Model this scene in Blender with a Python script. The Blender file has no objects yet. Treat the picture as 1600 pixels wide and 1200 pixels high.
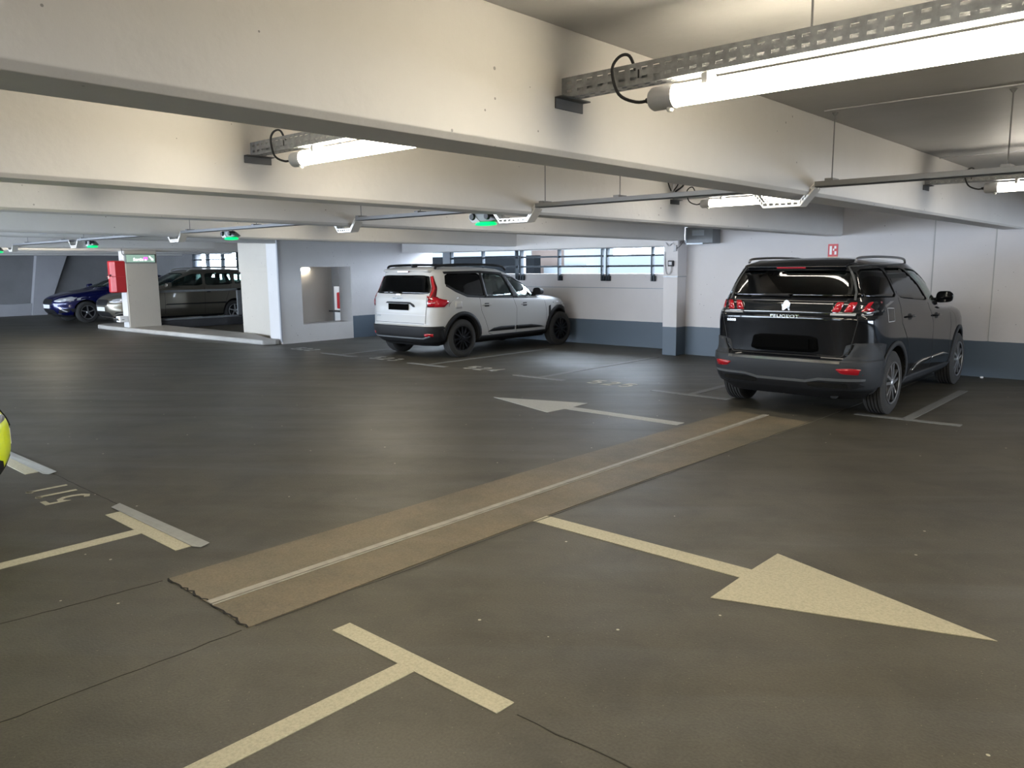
import bpy, bmesh, math, random
import numpy as np
from mathutils import Vector, Matrix
from mathutils.geometry import delaunay_2d_cdt
random.seed(7)
scene = bpy.context.scene
COL = scene.collection
R = math.radians
PI = math.pi

# ------------------------------------------------------------------ camera
F_PX = 1229.5
YAW, PITCH, ROLL, CAM_H = R(42.075), R(-8.6), R(-0.558), 1.6
cy_, sy_ = math.cos(YAW), math.sin(YAW)
fwd = Vector((-sy_ * math.cos(PITCH), cy_ * math.cos(PITCH), math.sin(PITCH)))
rt = Vector((cy_, sy_, 0)); up = rt.cross(fwd)
cr = rt * math.cos(ROLL) + up * math.sin(ROLL)
cu = up * math.cos(ROLL) - rt * math.sin(ROLL)
cam = bpy.data.cameras.new('camera'); camo = bpy.data.objects.new('camera', cam); COL.objects.link(camo)
M = Matrix((cr, cu, -fwd)).transposed().to_4x4(); M.translation = (0, 0, CAM_H)
camo.matrix_world = M
cam.sensor_width = 36; cam.lens = F_PX / 1600 * 36; cam.clip_start = .05; cam.clip_end = 300
scene.camera = camo

# ------------------------------------------------------------------ world, exposure
w = bpy.data.worlds.new('sky'); scene.world = w; w.use_nodes = True
bg = w.node_tree.nodes['Background']; bg.inputs[0].default_value = (.72, .84, 1.0, 1); bg.inputs[1].default_value = 10.3
scene.view_settings.view_transform = 'Standard'; scene.view_settings.look = 'None'
scene.view_settings.gamma = 1; scene.view_settings.use_curve_mapping = False
scene.view_settings.exposure = 1.6
TUBE_POWER = 24.0
try:
    scene.cycles.use_denoising = True
    scene.cycles.max_bounces = 8; scene.cycles.diffuse_bounces = 5; scene.cycles.transparent_max_bounces = 16
    scene.cycles.sample_clamp_indirect = 6
except Exception:
    pass
# daylight portals in the facade openings guide the sky light indoors
def portal(loc, rot, sx, sy):
    l = bpy.data.lights.new('daylight_portal', 'AREA'); l.shape = 'RECTANGLE'; l.size = sx; l.size_y = sy
    l.cycles.is_portal = True
    o = bpy.data.objects.new('daylight_portal', l); COL.objects.link(o); o.location = loc; o.rotation_euler = rot
portal((-18.8, -3.5, 1.22), (R(90), 0, 0), 24, 1.7)
portal((-3.9, -3.5, 1.65), (R(90), 0, 0), 2, .4)
portal((-10.5, 13.25, 1.66), (R(-90), 0, 0), 7, .7)

# ------------------------------------------------------------------ helpers
def tag(o, label=None, cat=None, group=None, kind=None):
    if label: o['label'] = label
    if cat: o['category'] = cat
    if group: o['group'] = group
    if kind: o['kind'] = kind
    return o
def empty(name, loc=(0, 0, 0), rz=0, label=None, cat=None, group=None):
    o = bpy.data.objects.new(name, None); COL.objects.link(o); o.location = loc; o.rotation_euler = (0, 0, rz)
    o.empty_display_size = .1
    return tag(o, label, cat, group)
def obj(name, bm, mats, parent=None, smooth=False, bevel=0, solid=0, sub=0):
    me = bpy.data.meshes.new(name); bm.normal_update(); bm.to_mesh(me); bm.free()
    for m in (mats if isinstance(mats, (list, tuple)) else [mats]): me.materials.append(m)
    if smooth:
        me.polygons.foreach_set('use_smooth', [True] * len(me.polygons))
        me.set_sharp_from_angle(angle=R(38))
    o = bpy.data.objects.new(name, me); COL.objects.link(o)
    if parent: o.parent = parent
    if solid:
        s = o.modifiers.new('solid', 'SOLIDIFY'); s.thickness = solid; s.offset = -1
    if bevel:
        b = o.modifiers.new('bevel', 'BEVEL'); b.width = bevel; b.segments = 2; b.limit_method = 'ANGLE'; b.angle_limit = R(40)
    if sub:
        s = o.modifiers.new('sub', 'SUBSURF'); s.levels = s.render_levels = sub
    return o
def BM(): return bmesh.new()
def box(bm, x0, x1, y0, y1, z0, z1, mi=0):
    v = [bm.verts.new((x, y, z)) for z in (z0, z1) for y in (y0, y1) for x in (x0, x1)]
    for f in ((0, 2, 3, 1), (4, 5, 7, 6), (0, 1, 5, 4), (2, 6, 7, 3), (0, 4, 6, 2), (1, 3, 7, 5)):
        bm.faces.new([v[i] for i in f]).material_index = mi
    return bm
def bx(*a): return box(BM(), *a)
def prism(bm, pts, axis, a0, a1):
    """extrude a 2D polygon along an axis ('x': pts are (y,z), 'y': (x,z), 'z': (x,y))"""
    def P(p, a):
        return (a, p[0], p[1]) if axis == 'x' else (p[0], a, p[1]) if axis == 'y' else (p[0], p[1], a)
    A = [bm.verts.new(P(p, a0)) for p in pts]; B = [bm.verts.new(P(p, a1)) for p in pts]
    n = len(pts)
    bm.faces.new(A); bm.faces.new(B[::-1])
    for i in range(n):
        bm.faces.new((A[i], B[i], B[(i + 1) % n], A[(i + 1) % n]))
    bmesh.ops.recalc_face_normals(bm, faces=bm.faces[:])
    return bm
def tube(bm, pts, r, n=10, cap=True):
    pts = [Vector(p) for p in pts]; rings = []
    ref = None
    for i, p in enumerate(pts):
        d = (pts[min(i + 1, len(pts) - 1)] - pts[max(i - 1, 0)]).normalized()
        if ref is None: ref = Vector((0, 0, 1)) if abs(d.z) < .9 else Vector((1, 0, 0))
        a = (ref - d * ref.dot(d)).normalized(); b = d.cross(a); ref = a
        rr = r[i] if isinstance(r, (list, tuple)) else r
        rings.append([bm.verts.new(p + (a * math.cos(t) + b * math.sin(t)) * rr) for t in [2 * PI * k / n for k in range(n)]])
    for A, B in zip(rings, rings[1:]):
        for k in range(n): bm.faces.new((A[k], A[(k + 1) % n], B[(k + 1) % n], B[k]))
    if cap: bm.faces.new(rings[0][::-1]); bm.faces.new(rings[-1])
    return bm
def lathe(bm, prof, axis='x', n=40, mi=0, c=(0, 0, 0)):
    """prof: list of (a, r) along the axis"""
    rings = []
    for a, r in prof:
        ring = []
        for k in range(n):
            t = 2 * PI * k / n
            p = (a, r * math.cos(t), r * math.sin(t)) if axis == 'x' else (r * math.cos(t), r * math.sin(t), a) if axis == 'z' else (r * math.sin(t), a, r * math.cos(t))
            ring.append(bm.verts.new(Vector(p) + Vector(c)))
        rings.append(ring)
    for A, B in zip(rings, rings[1:]):
        for k in range(n): bm.faces.new((A[k], B[k], B[(k + 1) % n], A[(k + 1) % n])).material_index = mi
    return bm
def spline(pts, n=24):
    P = [Vector(p) for p in pts]; out = []
    P = [2 * P[0] - P[1]] + P + [2 * P[-1] - P[-2]]
    m = len(P) - 3
    for i in range(m):
        for k in range(n // m + 1):
            t = k / (n // m + 1)
            a, b, c, d = P[i:i + 4]
            out.append(.5 * ((2 * b) + (c - a) * t + (2 * a - 5 * b + 4 * c - d) * t * t + (3 * b - a - 3 * c + d) * t ** 3))
    out.append(P[-2]); return out
def flat(pts, z=0.0, t=.003):
    """a thin painted shape lying on the floor"""
    return prism(BM(), pts, 'z', z, z + t)
def text_obj(s, size, mat, name, parent=None, mw=None, ext=.003, align='CENTER', bold=0.0):
    c = bpy.data.curves.new('t', 'FONT'); c.body = s; c.size = size; c.extrude = ext; c.align_x = align; c.align_y = 'CENTER'; c.offset = bold
    t = bpy.data.objects.new('t', c); COL.objects.link(t)
    dg = bpy.context.evaluated_depsgraph_get(); dg.update()
    me = bpy.data.meshes.new_from_object(t.evaluated_get(dg)); bpy.data.objects.remove(t); me.name = name
    me.materials.clear(); me.materials.append(mat)
    o = bpy.data.objects.new(name, me); COL.objects.link(o)
    if parent: o.parent = parent
    if mw is not None: o.matrix_local = mw
    return o

# ------------------------------------------------------------------ materials
def mat(name, col, rough=.5, metal=0, emit=None, es=0, bump=0, bscale=40, var=0, vscale=3, coat=0, spec=.5, var2=None):
    m = bpy.data.materials.new(name); m.use_nodes = True; nt = m.node_tree; N = nt.nodes; L = nt.links
    b = N['Principled BSDF']; b.inputs['Base Color'].default_value = (*col, 1)
    b.inputs['Roughness'].default_value = rough; b.inputs['Metallic'].default_value = metal
    b.inputs['Specular IOR Level'].default_value = spec
    if coat: b.inputs['Coat Weight'].default_value = coat; b.inputs['Coat Roughness'].default_value = .04
    if emit: b.inputs['Emission Color'].default_value = (*emit, 1); b.inputs['Emission Strength'].default_value = es
    if var or bump:
        g = N.new('ShaderNodeNewGeometry')
    if var:
        n = N.new('ShaderNodeTexNoise'); n.inputs['Scale'].default_value = vscale; n.inputs['Detail'].default_value = 6
        L.new(g.outputs['Position'], n.inputs['Vector'])
        r = N.new('ShaderNodeValToRGB'); r.color_ramp.elements[0].position = .3; r.color_ramp.elements[1].position = .7
        c2 = var2 or tuple(c * (1 - var) for c in col)
        r.color_ramp.elements[0].color = (*c2, 1); r.color_ramp.elements[1].color = (*col, 1)
        L.new(n.outputs['Fac'], r.inputs[0]); L.new(r.outputs[0], b.inputs['Base Color'])
    if bump:
        n = N.new('ShaderNodeTexNoise'); n.inputs['Scale'].default_value = bscale; n.inputs['Detail'].default_value = 4
        L.new(g.outputs['Position'], n.inputs['Vector'])
        bp = N.new('ShaderNodeBump'); bp.inputs['Strength'].default_value = bump; bp.inputs['Distance'].default_value = .01
        L.new(n.outputs['Fac'], bp.inputs['Height']); L.new(bp.outputs[0], b.inputs['Normal'])
    return m
def node(nt, t, **kw):
    n = nt.nodes.new(t)
    for k, v in kw.items():
        if k in n.inputs: n.inputs[k].default_value = v
        else: setattr(n, k, v)
    return n
def wall_mat(name, col, band=False, stain=.12, pits=True, bandcol=(.085, .115, .150), rough=.55):
    """painted concrete: soft mottling, small dark pits, scuffs and (on the walls) the painted slate band below 0.5 m"""
    m = mat(name, col, rough); nt = m.node_tree; N = nt.nodes; L = nt.links; b = N['Principled BSDF']
    g = N.new('ShaderNodeNewGeometry')
    n1 = node(nt, 'ShaderNodeTexNoise', Scale=1.1, Detail=7.0, Roughness=.6); L.new(g.outputs['Position'], n1.inputs['Vector'])
    r1 = N.new('ShaderNodeValToRGB'); r1.color_ramp.elements[0].position = .25; r1.color_ramp.elements[1].position = .75
    r1.color_ramp.elements[0].color = (*[c * (1 - stain) for c in col], 1); r1.color_ramp.elements[1].color = (*col, 1)
    L.new(n1.outputs['Fac'], r1.inputs[0]); out = r1.outputs[0]
    if pits:
        v = node(nt, 'ShaderNodeTexVoronoi', Scale=11.0); L.new(g.outputs['Position'], v.inputs['Vector'])
        nb = node(nt, 'ShaderNodeTexNoise', Scale=1.6, Detail=2.0); L.new(g.outputs['Position'], nb.inputs['Vector'])
        mr = node(nt, 'ShaderNodeMapRange'); mr.inputs['From Min'].default_value = .38; mr.inputs['From Max'].default_value = .75
        mr.inputs['To Min'].default_value = 0.0; mr.inputs['To Max'].default_value = .12
        L.new(nb.outputs['Fac'], mr.inputs['Value'])
        lt = node(nt, 'ShaderNodeMath', operation='LESS_THAN'); L.new(v.outputs['Distance'], lt.inputs[0]); L.new(mr.outputs[0], lt.inputs[1])
        mx = node(nt, 'ShaderNodeMix', data_type='RGBA'); mx.inputs['B'].default_value = (*[c * .42 for c in col], 1)
        L.new(lt.outputs[0], mx.inputs['Factor']); L.new(out, mx.inputs['A']); out = mx.outputs['Result']
    if band:
        sx = N.new('ShaderNodeSeparateXYZ'); L.new(g.outputs['Position'], sx.inputs[0])
        nb2 = node(nt, 'ShaderNodeTexNoise', Scale=9.0); L.new(g.outputs['Position'], nb2.inputs['Vector'])
        ad = node(nt, 'ShaderNodeMath', operation='MULTIPLY_ADD'); ad.inputs[1].default_value = .008; L.new(nb2.outputs['Fac'], ad.inputs[0]); L.new(sx.outputs['Z'], ad.inputs[2])
        lt2 = node(nt, 'ShaderNodeMath', operation='LESS_THAN'); lt2.inputs[1].default_value = .502; L.new(ad.outputs[0], lt2.inputs[0])
        mx2 = node(nt, 'ShaderNodeMix', data_type='RGBA'); mx2.inputs['B'].default_value = (*bandcol, 1)
        L.new(lt2.outputs[0], mx2.inputs['Factor']); L.new(out, mx2.inputs['A']); out = mx2.outputs['Result']
    L.new(out, b.inputs['Base Color'])
    nf = node(nt, 'ShaderNodeTexNoise', Scale=14.0, Detail=6.0); L.new(g.outputs['Position'], nf.inputs['Vector'])
    bp = N.new('ShaderNodeBump'); bp.inputs['Strength'].default_value = .25; bp.inputs['Distance'].default_value = .01
    L.new(nf.outputs['Fac'], bp.inputs['Height']); L.new(bp.outputs[0], b.inputs['Normal'])
    return m
def floor_mat(name, c1, c2, streak=(.17, .17, .175), speck=True, rough=(.42, .6), nscale=.55, mott=.3):
    m = mat(name, c1, .5); nt = m.node_tree; N = nt.nodes; L = nt.links; b = N['Principled BSDF']
    g = N.new('ShaderNodeNewGeometry')
    n1 = node(nt, 'ShaderNodeTexNoise', Scale=nscale, Detail=8.0, Roughness=.62); L.new(g.outputs['Position'], n1.inputs['Vector'])
    r1 = N.new('ShaderNodeValToRGB'); r1.color_ramp.elements[0].position = .3; r1.color_ramp.elements[1].position = .72
    r1.color_ramp.elements[0].color = (*c1, 1); r1.color_ramp.elements[1].color = (*c2, 1)
    L.new(n1.outputs['Fac'], r1.inputs[0]); out = r1.outputs[0]
    # tyre-polished streaks along the aisle (world X)
    mp = N.new('ShaderNodeMapping'); mp.vector_type = 'TEXTURE'; mp.inputs['Scale'].default_value = (3.2, .42, 1); mp.inputs['Rotation'].default_value = (0, 0, R(38)); L.new(g.outputs['Position'], mp.inputs['Vector'])
    n2 = node(nt, 'ShaderNodeTexNoise', Scale=1.3, Detail=5.0, Roughness=.55, Distortion=.6); L.new(mp.outputs[0], n2.inputs['Vector'])
    r2 = N.new('ShaderNodeValToRGB'); r2.color_ramp.elements[0].position = .5; r2.color_ramp.elements[1].position = .75
    r2.color_ramp.elements[0].color = (0, 0, 0, 1); r2.color_ramp.elements[1].color = (.35, .35, .35, 1); L.new(n2.outputs['Fac'], r2.inputs[0])
    mx = node(nt, 'ShaderNodeMix', data_type='RGBA'); mx.inputs['B'].default_value = (*streak, 1)
    L.new(r2.outputs[0], mx.inputs['Factor']); L.new(out, mx.inputs['A']); out = mx.outputs['Result']
    # oil and dirt blotches
    nb = node(nt, 'ShaderNodeTexNoise', Scale=2.3, Detail=9.0, Roughness=.7, Distortion=.4); L.new(g.outputs['Position'], nb.inputs['Vector'])
    rb = N.new('ShaderNodeValToRGB'); rb.color_ramp.elements[0].position = .36; rb.color_ramp.elements[1].position = .56
    rb.color_ramp.elements[0].color = (1 - mott,) * 3 + (1,); rb.color_ramp.elements[1].color = (1, 1, 1, 1); L.new(nb.outputs['Fac'], rb.inputs[0])
    mb = node(nt, 'ShaderNodeVectorMath', operation='MULTIPLY'); L.new(out, mb.inputs[0]); L.new(rb.outputs[0], mb.inputs[1]); out = mb.outputs[0]
    # aggregate
    n3 = node(nt, 'ShaderNodeTexNoise', Scale=90.0, Detail=3.0); L.new(g.outputs['Position'], n3.inputs['Vector'])
    mm = node(nt, 'ShaderNodeMapRange'); mm.inputs['From Min'].default_value = .3; mm.inputs['From Max'].default_value = .7; mm.inputs['To Min'].default_value = .80; mm.inputs['To Max'].default_value = 1.20
    L.new(n3.outputs['Fac'], mm.inputs['Value'])
    vm = node(nt, 'ShaderNodeVectorMath', operation='SCALE'); L.new(out, vm.inputs[0]); L.new(mm.outputs[0], vm.inputs['Scale']); out = vm.outputs[0]
    if speck:
        v = node(nt, 'ShaderNodeTexVoronoi', Scale=4.5); L.new(g.outputs['Position'], v.inputs['Vector'])
        lt = node(nt, 'ShaderNodeMath', operation='LESS_THAN'); lt.inputs[1].default_value = .035; L.new(v.outputs['Distance'], lt.inputs[0])
        mx3 = node(nt, 'ShaderNodeMix', data_type='RGBA'); mx3.inputs['B'].default_value = (.5, .46, .36, 1)
        L.new(lt.outputs[0], mx3.inputs['Factor']); L.new(out, mx3.inputs['A']); out = mx3.outputs['Result']
    if speck:
        v2 = node(nt, 'ShaderNodeTexVoronoi', Scale=24.0); L.new(g.outputs['Position'], v2.inputs['Vector'])
        l2 = node(nt, 'ShaderNodeMath', operation='LESS_THAN'); l2.inputs[1].default_value = .06; L.new(v2.outputs['Distance'], l2.inputs[0])
        m4 = node(nt, 'ShaderNodeMix', data_type='RGBA'); m4.inputs['B'].default_value = (.17, .15, .11, 1)
        L.new(l2.outputs[0], m4.inputs['Factor']); L.new(out, m4.inputs['A']); out = m4.outputs['Result']
    L.new(out, b.inputs['Base Color'])
    mr = node(nt, 'ShaderNodeMapRange'); mr.inputs['To Min'].default_value = rough[1]; mr.inputs['To Max'].default_value = rough[0]
    L.new(n2.outputs['Fac'], mr.inputs['Value']); L.new(mr.outputs[0], b.inputs['Roughness'])
    bp = N.new('ShaderNodeBump'); bp.inputs['Strength'].default_value = .3; bp.inputs['Distance'].default_value = .004
    L.new(n3.outputs['Fac'], bp.inputs['Height']); L.new(bp.outputs[0], b.inputs['Normal'])
    return m
def paint_mat(name, col, wear=.35):
    m = mat(name, col, .6); nt = m.node_tree; N = nt.nodes; L = nt.links; b = N['Principled BSDF']
    g = N.new('ShaderNodeNewGeometry')
    n = node(nt, 'ShaderNodeTexNoise', Scale=75.0, Detail=6.0, Roughness=.8); L.new(g.outputs['Position'], n.inputs['Vector'])
    r = N.new('ShaderNodeValToRGB'); r.color_ramp.elements[0].position = .38; r.color_ramp.elements[1].position = .56
    r.color_ramp.elements[0].color = (*[c * (1 - wear) for c in col], 1); r.color_ramp.elements[1].color = (*col, 1)
    L.new(n.outputs['Fac'], r.inputs[0]); L.new(r.outputs[0], b.inputs['Base Color'])
    return m
def glass_mat(name, tint, gloss=1.0):
    m = bpy.data.materials.new(name); m.use_nodes = True; nt = m.node_tree; N = nt.nodes; L = nt.links
    N.remove(N['Principled BSDF']); o = N['Material Output']
    t = N.new('ShaderNodeBsdfTransparent'); t.inputs[0].default_value = (*tint, 1)
    gl = N.new('ShaderNodeBsdfGlossy'); gl.inputs['Roughness'].default_value = .02; gl.inputs[0].default_value = (gloss, gloss, gloss, 1)
    fr = N.new('ShaderNodeFresnel'); ge = N.new('ShaderNodeNewGeometry')
    ma = node(nt, 'ShaderNodeMath', operation='MULTIPLY_ADD'); ma.inputs[1].default_value = -.8333; ma.inputs[2].default_value = 1.5   # same reflectance from both sides of the pane
    L.new(ge.outputs['Backfacing'], ma.inputs[0]); L.new(ma.outputs[0], fr.inputs[0])
    mx = N.new('ShaderNodeMixShader'); L.new(fr.outputs[0], mx.inputs[0]); L.new(t.outputs[0], mx.inputs[1]); L.new(gl.outputs[0], mx.inputs[2]); L.new(mx.outputs[0], o.inputs[0])
    return m

WARM = (1.0, .80, .52)
M_ = dict(
    floor=floor_mat('asphalt', (.056, .049, .034), (.078, .070, .050), streak=(.092,.092,.090)),
    patch=floor_mat('joint_screed', (.115, .10, .068), (.195, .150, .092), nscale=1.5, mott=.22, streak=(.14, .12, .085), speck=False, rough=(.5, .65)),
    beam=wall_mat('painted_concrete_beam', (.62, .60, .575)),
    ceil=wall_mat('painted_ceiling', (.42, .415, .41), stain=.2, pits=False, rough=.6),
    wall=wall_mat('painted_wall', (.60, .575, .575), band=True, stain=.1),
    wallplain=wall_mat('painted_wall_plain', (.60, .58, .57)),
    beige=wall_mat('beige_wall', (.50, .46, .40), stain=.08),
    concrete=wall_mat('raw_concrete', (.20, .20, .205), stain=.25),
    rib=wall_mat('pale_concrete', (.36, .36, .38), stain=.15),
    kerb=wall_mat('kerb_concrete', (.42, .40, .37), stain=.35),
    paint=paint_mat('road_paint', (.46, .425, .31), .25),
    paint2=paint_mat('road_paint_far', (.40, .395, .36), .25),
    paint3=paint_mat('road_paint_worn', (.20, .20, .19), .3),
    tape=mat('grey_tape', (.33, .33, .31), .35, var=.15, vscale=20),
    seam=mat('filled_seam', (.030, .027, .020), .8),
    crack=mat('crack_black', (.008, .007, .006), .9),  # near-black colour of the crack itself
    galv=mat('galvanised_steel', (.36, .37, .38), .45, .35, var=.35, vscale=30, bump=.1),
    galvlt=mat('zinc_tray', (.17, .172, .178), .6, .1),
    bracket=mat('dull_bracket', (.12, .12, .12), .6, .6),
    alu=mat('aluminium', (.68, .66, .62), .4, .5),
    cover=mat('worn_joint_cover', (.36, .34, .29), .55, 0, var=.3, vscale=12),
    tubem=mat('lit_tube', (.9, .9, .9), .4, emit=(1.0, .885, .67), es=TUBE_POWER),
    tubem2=mat('lit_tube_dim', (.9, .9, .9), .4, emit=(1.0, .92, .78), es=TUBE_POWER * .5),  # weaker, less warm copy of the lit tube
    cap=mat('grey_end_cap', (.50, .50, .52), .45),
    clear=mat('clear_button', (.75, .75, .7), .15),
    rubber=mat('black_cable', (.012, .012, .013), .55),
    green=mat('green_indicator', (.0, .5, .2), .3, emit=(.0, .62, .13), es=.55),
    sensor=mat('sensor_housing', (.16, .17, .17), .45),
    sensorgrey=mat('sensor_grey', (.40, .40, .39), .45),
    red=mat('red_plastic', (.42, .015, .02), .35),
    redsign=mat('red_sign', (.55, .04, .05), .45),
    white=mat('white_plastic', (.8, .8, .8), .4),
    signgreen=mat('pale_green_panel', (.33, .47, .38), .35, emit=(.40, .62, .50), es=.12),
    signframe=mat('sign_frame', (.20, .22, .21), .4, .5),
    magenta=mat('magenta_mark', (.75, .12, .65), .4, emit=(.8, .15, .75), es=.35),
    signwhite=mat('sign_white', (.9, .9, .9), .4, emit=(1, 1, 1), es=.5),
    grille=mat('grille_steel', (.020, .028, .036), .4, .4),
    frame=mat('window_frame', (.30, .33, .36), .4, .4),
    boxgrey=mat('grey_enclosure', (.17, .18, .19), .5, var=.2, vscale=8),
    darkwall=wall_mat('charcoal_wall', (.035, .036, .04), stain=.2, pits=False),
    out_dark=mat('slate_cladding', (.0032, .0036, .004), 1, spec=0),
    out_pale=mat('render_pale', (.07, .078, .082), 1, spec=0),
    out_beige=mat('render_beige', (.05, .040, .035), 1, spec=0, var=.2, vscale=2),
    tyre=mat('tyre_rubber', (.028, .027, .026), .85, bump=.2, bscale=120),
    black=mat('black_plastic', (.011, .011, .012), .6, spec=.25),
    blackgl=mat('gloss_black', (.006, .007, .008), .12, coat=.6),
    chrome=mat('chrome', (.75, .75, .74), .14, 1),
    rim=mat('machined_rim', (.62, .63, .65), .28, .9),
    rimdark=mat('black_rim', (.012, .012, .014), .3, .4),
    lampred=mat('red_lamp', (.30, .006, .012), .12, coat=.6, emit=(.7, .01, .03), es=.02),
    lampdark=mat('smoked_lamp', (.10, .004, .008), .12, coat=1),
    lampclear=mat('clear_lamp', (.5, .5, .52), .08, coat=1, metal=.3),
    plate=mat('dark_number_plate', (.003, .003, .003), 1.0, spec=0),
    platewhite=mat('white_number_plate', (.75, .75, .75), .4),
    interior=mat('cabin_trim', (.022, .022, .022), 1, spec=0),
    glass=glass_mat('tinted_glass', (.10, .12, .12)),
    glasslt=glass_mat('clear_glass', (.66, .76, .72)),
)
def car_paint(name, col, metal=.0, rough=.28):
    return mat(name, col, rough, metal, coat=.5, spec=.35)

# ================================================================== SETTING
YW, YR = 12.95, 12.40        # recessed window wall, right-hand wall
CEIL = 2.53
# floor (with the slab thickness) and ceiling
tag(obj('floor', bx(-34, 8, -3.6, 14, -.25, 0), M_['floor']), kind='structure')
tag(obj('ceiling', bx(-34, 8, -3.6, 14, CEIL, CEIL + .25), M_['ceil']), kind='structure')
# right-hand wall, from the pillar on
tag(obj('wall_right', bx(-7.05, 8, YR, YR + .45, 0, CEIL), M_['wall']), kind='structure')
# window wall
b = BM(); box(b, -15.05, -7.05, YW, YW + .3, 0, 1.41); 
tag(obj('wall_back', b, M_['wall'], bevel=.004), kind='structure')
tag(obj('trim_1', bx(-15.05, -7.05, YW - .012, YW, 1.128, 1.142), M_['frame']), kind='structure')
# wall panel joint grooves of the right wall
for i, (x, z0, z1) in enumerate(((-3.12, .5, 2.4), (-2.36, .5, 2.1))):
    tag(obj('trim_%d' % (i + 2), bx(x - .008, x + .008, YR - .004, YR + .01, z0, z1), M_['ceil']), kind='structure')
# lintel above the windows, flush with the pillar
tag(obj('wall_lintel', bx(-14.45, -7.33, 12.2, YW + .3, 1.905, CEIL), M_['wallplain'], bevel=.004), kind='structure')
# stair-core wall with the square opening
b = BM(); X0, X1 = -15.05, -14.6
box(b, X0, X1, 9.0, 9.53, 0, CEIL); box(b, X0, X1, 9.53, 10.81, 0, .38); box(b, X0, X1, 9.53, 10.81, 1.60, CEIL)
box(b, X0, X1, 10.81, 10.83, 0, CEIL)
tag(obj('wall_core', b, M_['wallplain']), kind='structure')
tag(obj('wall_core_end', bx(X0, X1 + .002, 10.83, YW + .3, 0, CEIL), M_['wall']), kind='structure')
tag(obj('trim_4', bx(-14.62, -14.57, 8.965, 9.0, .05, 2.17), M_['rib'], bevel=.004), kind='structure')
# room behind the core wall
b = BM(); box(b, -19.2, -19.0, 11.9, 14, 0, CEIL)
tag(obj('wall_inner', b, M_['beige']), kind='structure')
b = BM(); box(b, -17.05, -15.05, 9.5, 9.62, 0, 2.2); box(b, -17.05, -15.05, 9.47, 9.5, 1.50, 2.2)
box(b, -16.3, -15.3, 9.46, 9.47, 1.60, 1.86)
tag(obj('wall_passage', b, M_['beige'], bevel=.004), kind='structure')
# far left
tag(obj('wall_left', bx(-31.8, -31.5, -3.6, 14, 0, CEIL), M_['concrete']), kind='structure')
def rib(y0b, y1b, y0t, y1t, name):
    tag(obj(name, prism(BM(), [(y0b, .0), (y1b, .0), (y1t, 2.3), (y0t, 2.3)], 'x', -31.5, -31.25), M_['rib'], bevel=.01), kind='structure')
rib(9.35, 9.85, 9.7, 10.75, 'trim_5'); rib(5.0, 5.5, 5.4, 6.4, 'trim_6')
rib(12.0, 12.25, 12.9, 13.15, 'trim_7')
tag(obj('trim_8', bx(-31.5, -31.3, -3.3, 9.4, 0, .42), M_['rib'], bevel=.01), kind='structure')
# back wall far left with a barred opening
b = BM(); YB = 13.4
box(b, -31.5, -27.2, YB, YB + .3, 0, CEIL); box(b, -24.0, -19.2, YB, YB + .3, 0, CEIL); box(b, -27.2, -24.0, YB, YB + .3, 0, 1.2); box(b, -27.2, -24.0, YB, YB + .3, 2.09, CEIL)
box(b, -19.2, -15.05, YB, YB + .3, 0, CEIL)
tag(obj('wall_back_left', b, M_['concrete']), kind='structure')
# facade behind the camera: solid near the camera, open further left
b = BM(); YF = -3.3
box(b, -6.6, 8, YF - .3, YF, 0, 1.45); box(b, -6.6, 8, YF - .3, YF, 1.85, CEIL)
for x0, x1 in ((-6.6, -4.9), (-3.95, -3.8), (-2.9, 8)): box(b, x0, x1, YF - .3, YF, 1.45, 1.85)
box(b, -31.5, -6.6, YF - .3, YF, 0, .5); box(b, -31.5, -6.6, YF - .3, YF, 2.08, CEIL)
for x in (-12, -17, -22, -27): box(b, x - .15, x + .15, YF - .3, YF, .5, 2.08)
tag(obj('wall_front', b, M_['concrete']), kind='structure')
b = BM(); box(b, 7.7, 8, -3.3, 7.5, 0, CEIL); box(b, 7.7, 8, 11.6, YR, 0, CEIL); box(b, 7.7, 8, 7.5, 11.6, 0, .5); box(b, 7.7, 8, 7.5, 11.6, 2.0, CEIL)
portal((7.95, 9.55, 1.25), (0, R(90), 0), 1.5, 4.1)
tag(obj('wall_near_end', b, M_['wall']), kind='structure')

# beams running across the aisle, with chamfered lower edges
def beam(x1, wd, zb, y0, y1, name='ceiling_beam', ch=.022, m='beam', fall=0):
    x0 = x1 - wd
    b = prism(BM(), [(x0 + ch, zb), (x1 - ch, zb), (x1, zb + ch), (x1, CEIL), (x0, CEIL), (x0, zb + ch)], 'y', y0, y1)
    for v in b.verts:
        if v.co.z < CEIL - .1: v.co.z -= fall * v.co.y   # the soffit falls slightly towards the outer wall
    o = obj(name, b, M_[m], bevel=.003)
    return tag(o, kind='structure')
for x in (5.15, 2.75, .35): beam(x, .26, 2.01, YF, YR)
beam(-2.05, .27, 2.043, YF, YR, fall=.003); beam(-4.40, .27, 2.045, YF, YR, fall=.0045); beam(-6.93, .27, 2.063, YF, 12.1, fall=.0066)
beam(-10.85, .27, 2.083, YF, 12.2, fall=.009)
beam(-14.62, .27, 2.175, YF, 9.0, fall=.010)
for x in (-18.0, -21.0, -24.5, -28.0): beam(x, .26, 2.04, YF, 9.4 if x > -19 else YB)
# fine slab joints on the ceiling
for i, (y, x0, x1) in enumerate(((5.08, -1.95, .0), (8.12, -2.05, .0), (2.1, -2.05, .0), (5.08, -4.3, -2.4), (8.12, -4.3, -2.4))):
    tag(obj('trim_%d' % (10 + i), bx(x0, x1 + .1, y - .006, y + .006, CEIL - .008, CEIL), M_['rib']), kind='structure')

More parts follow.
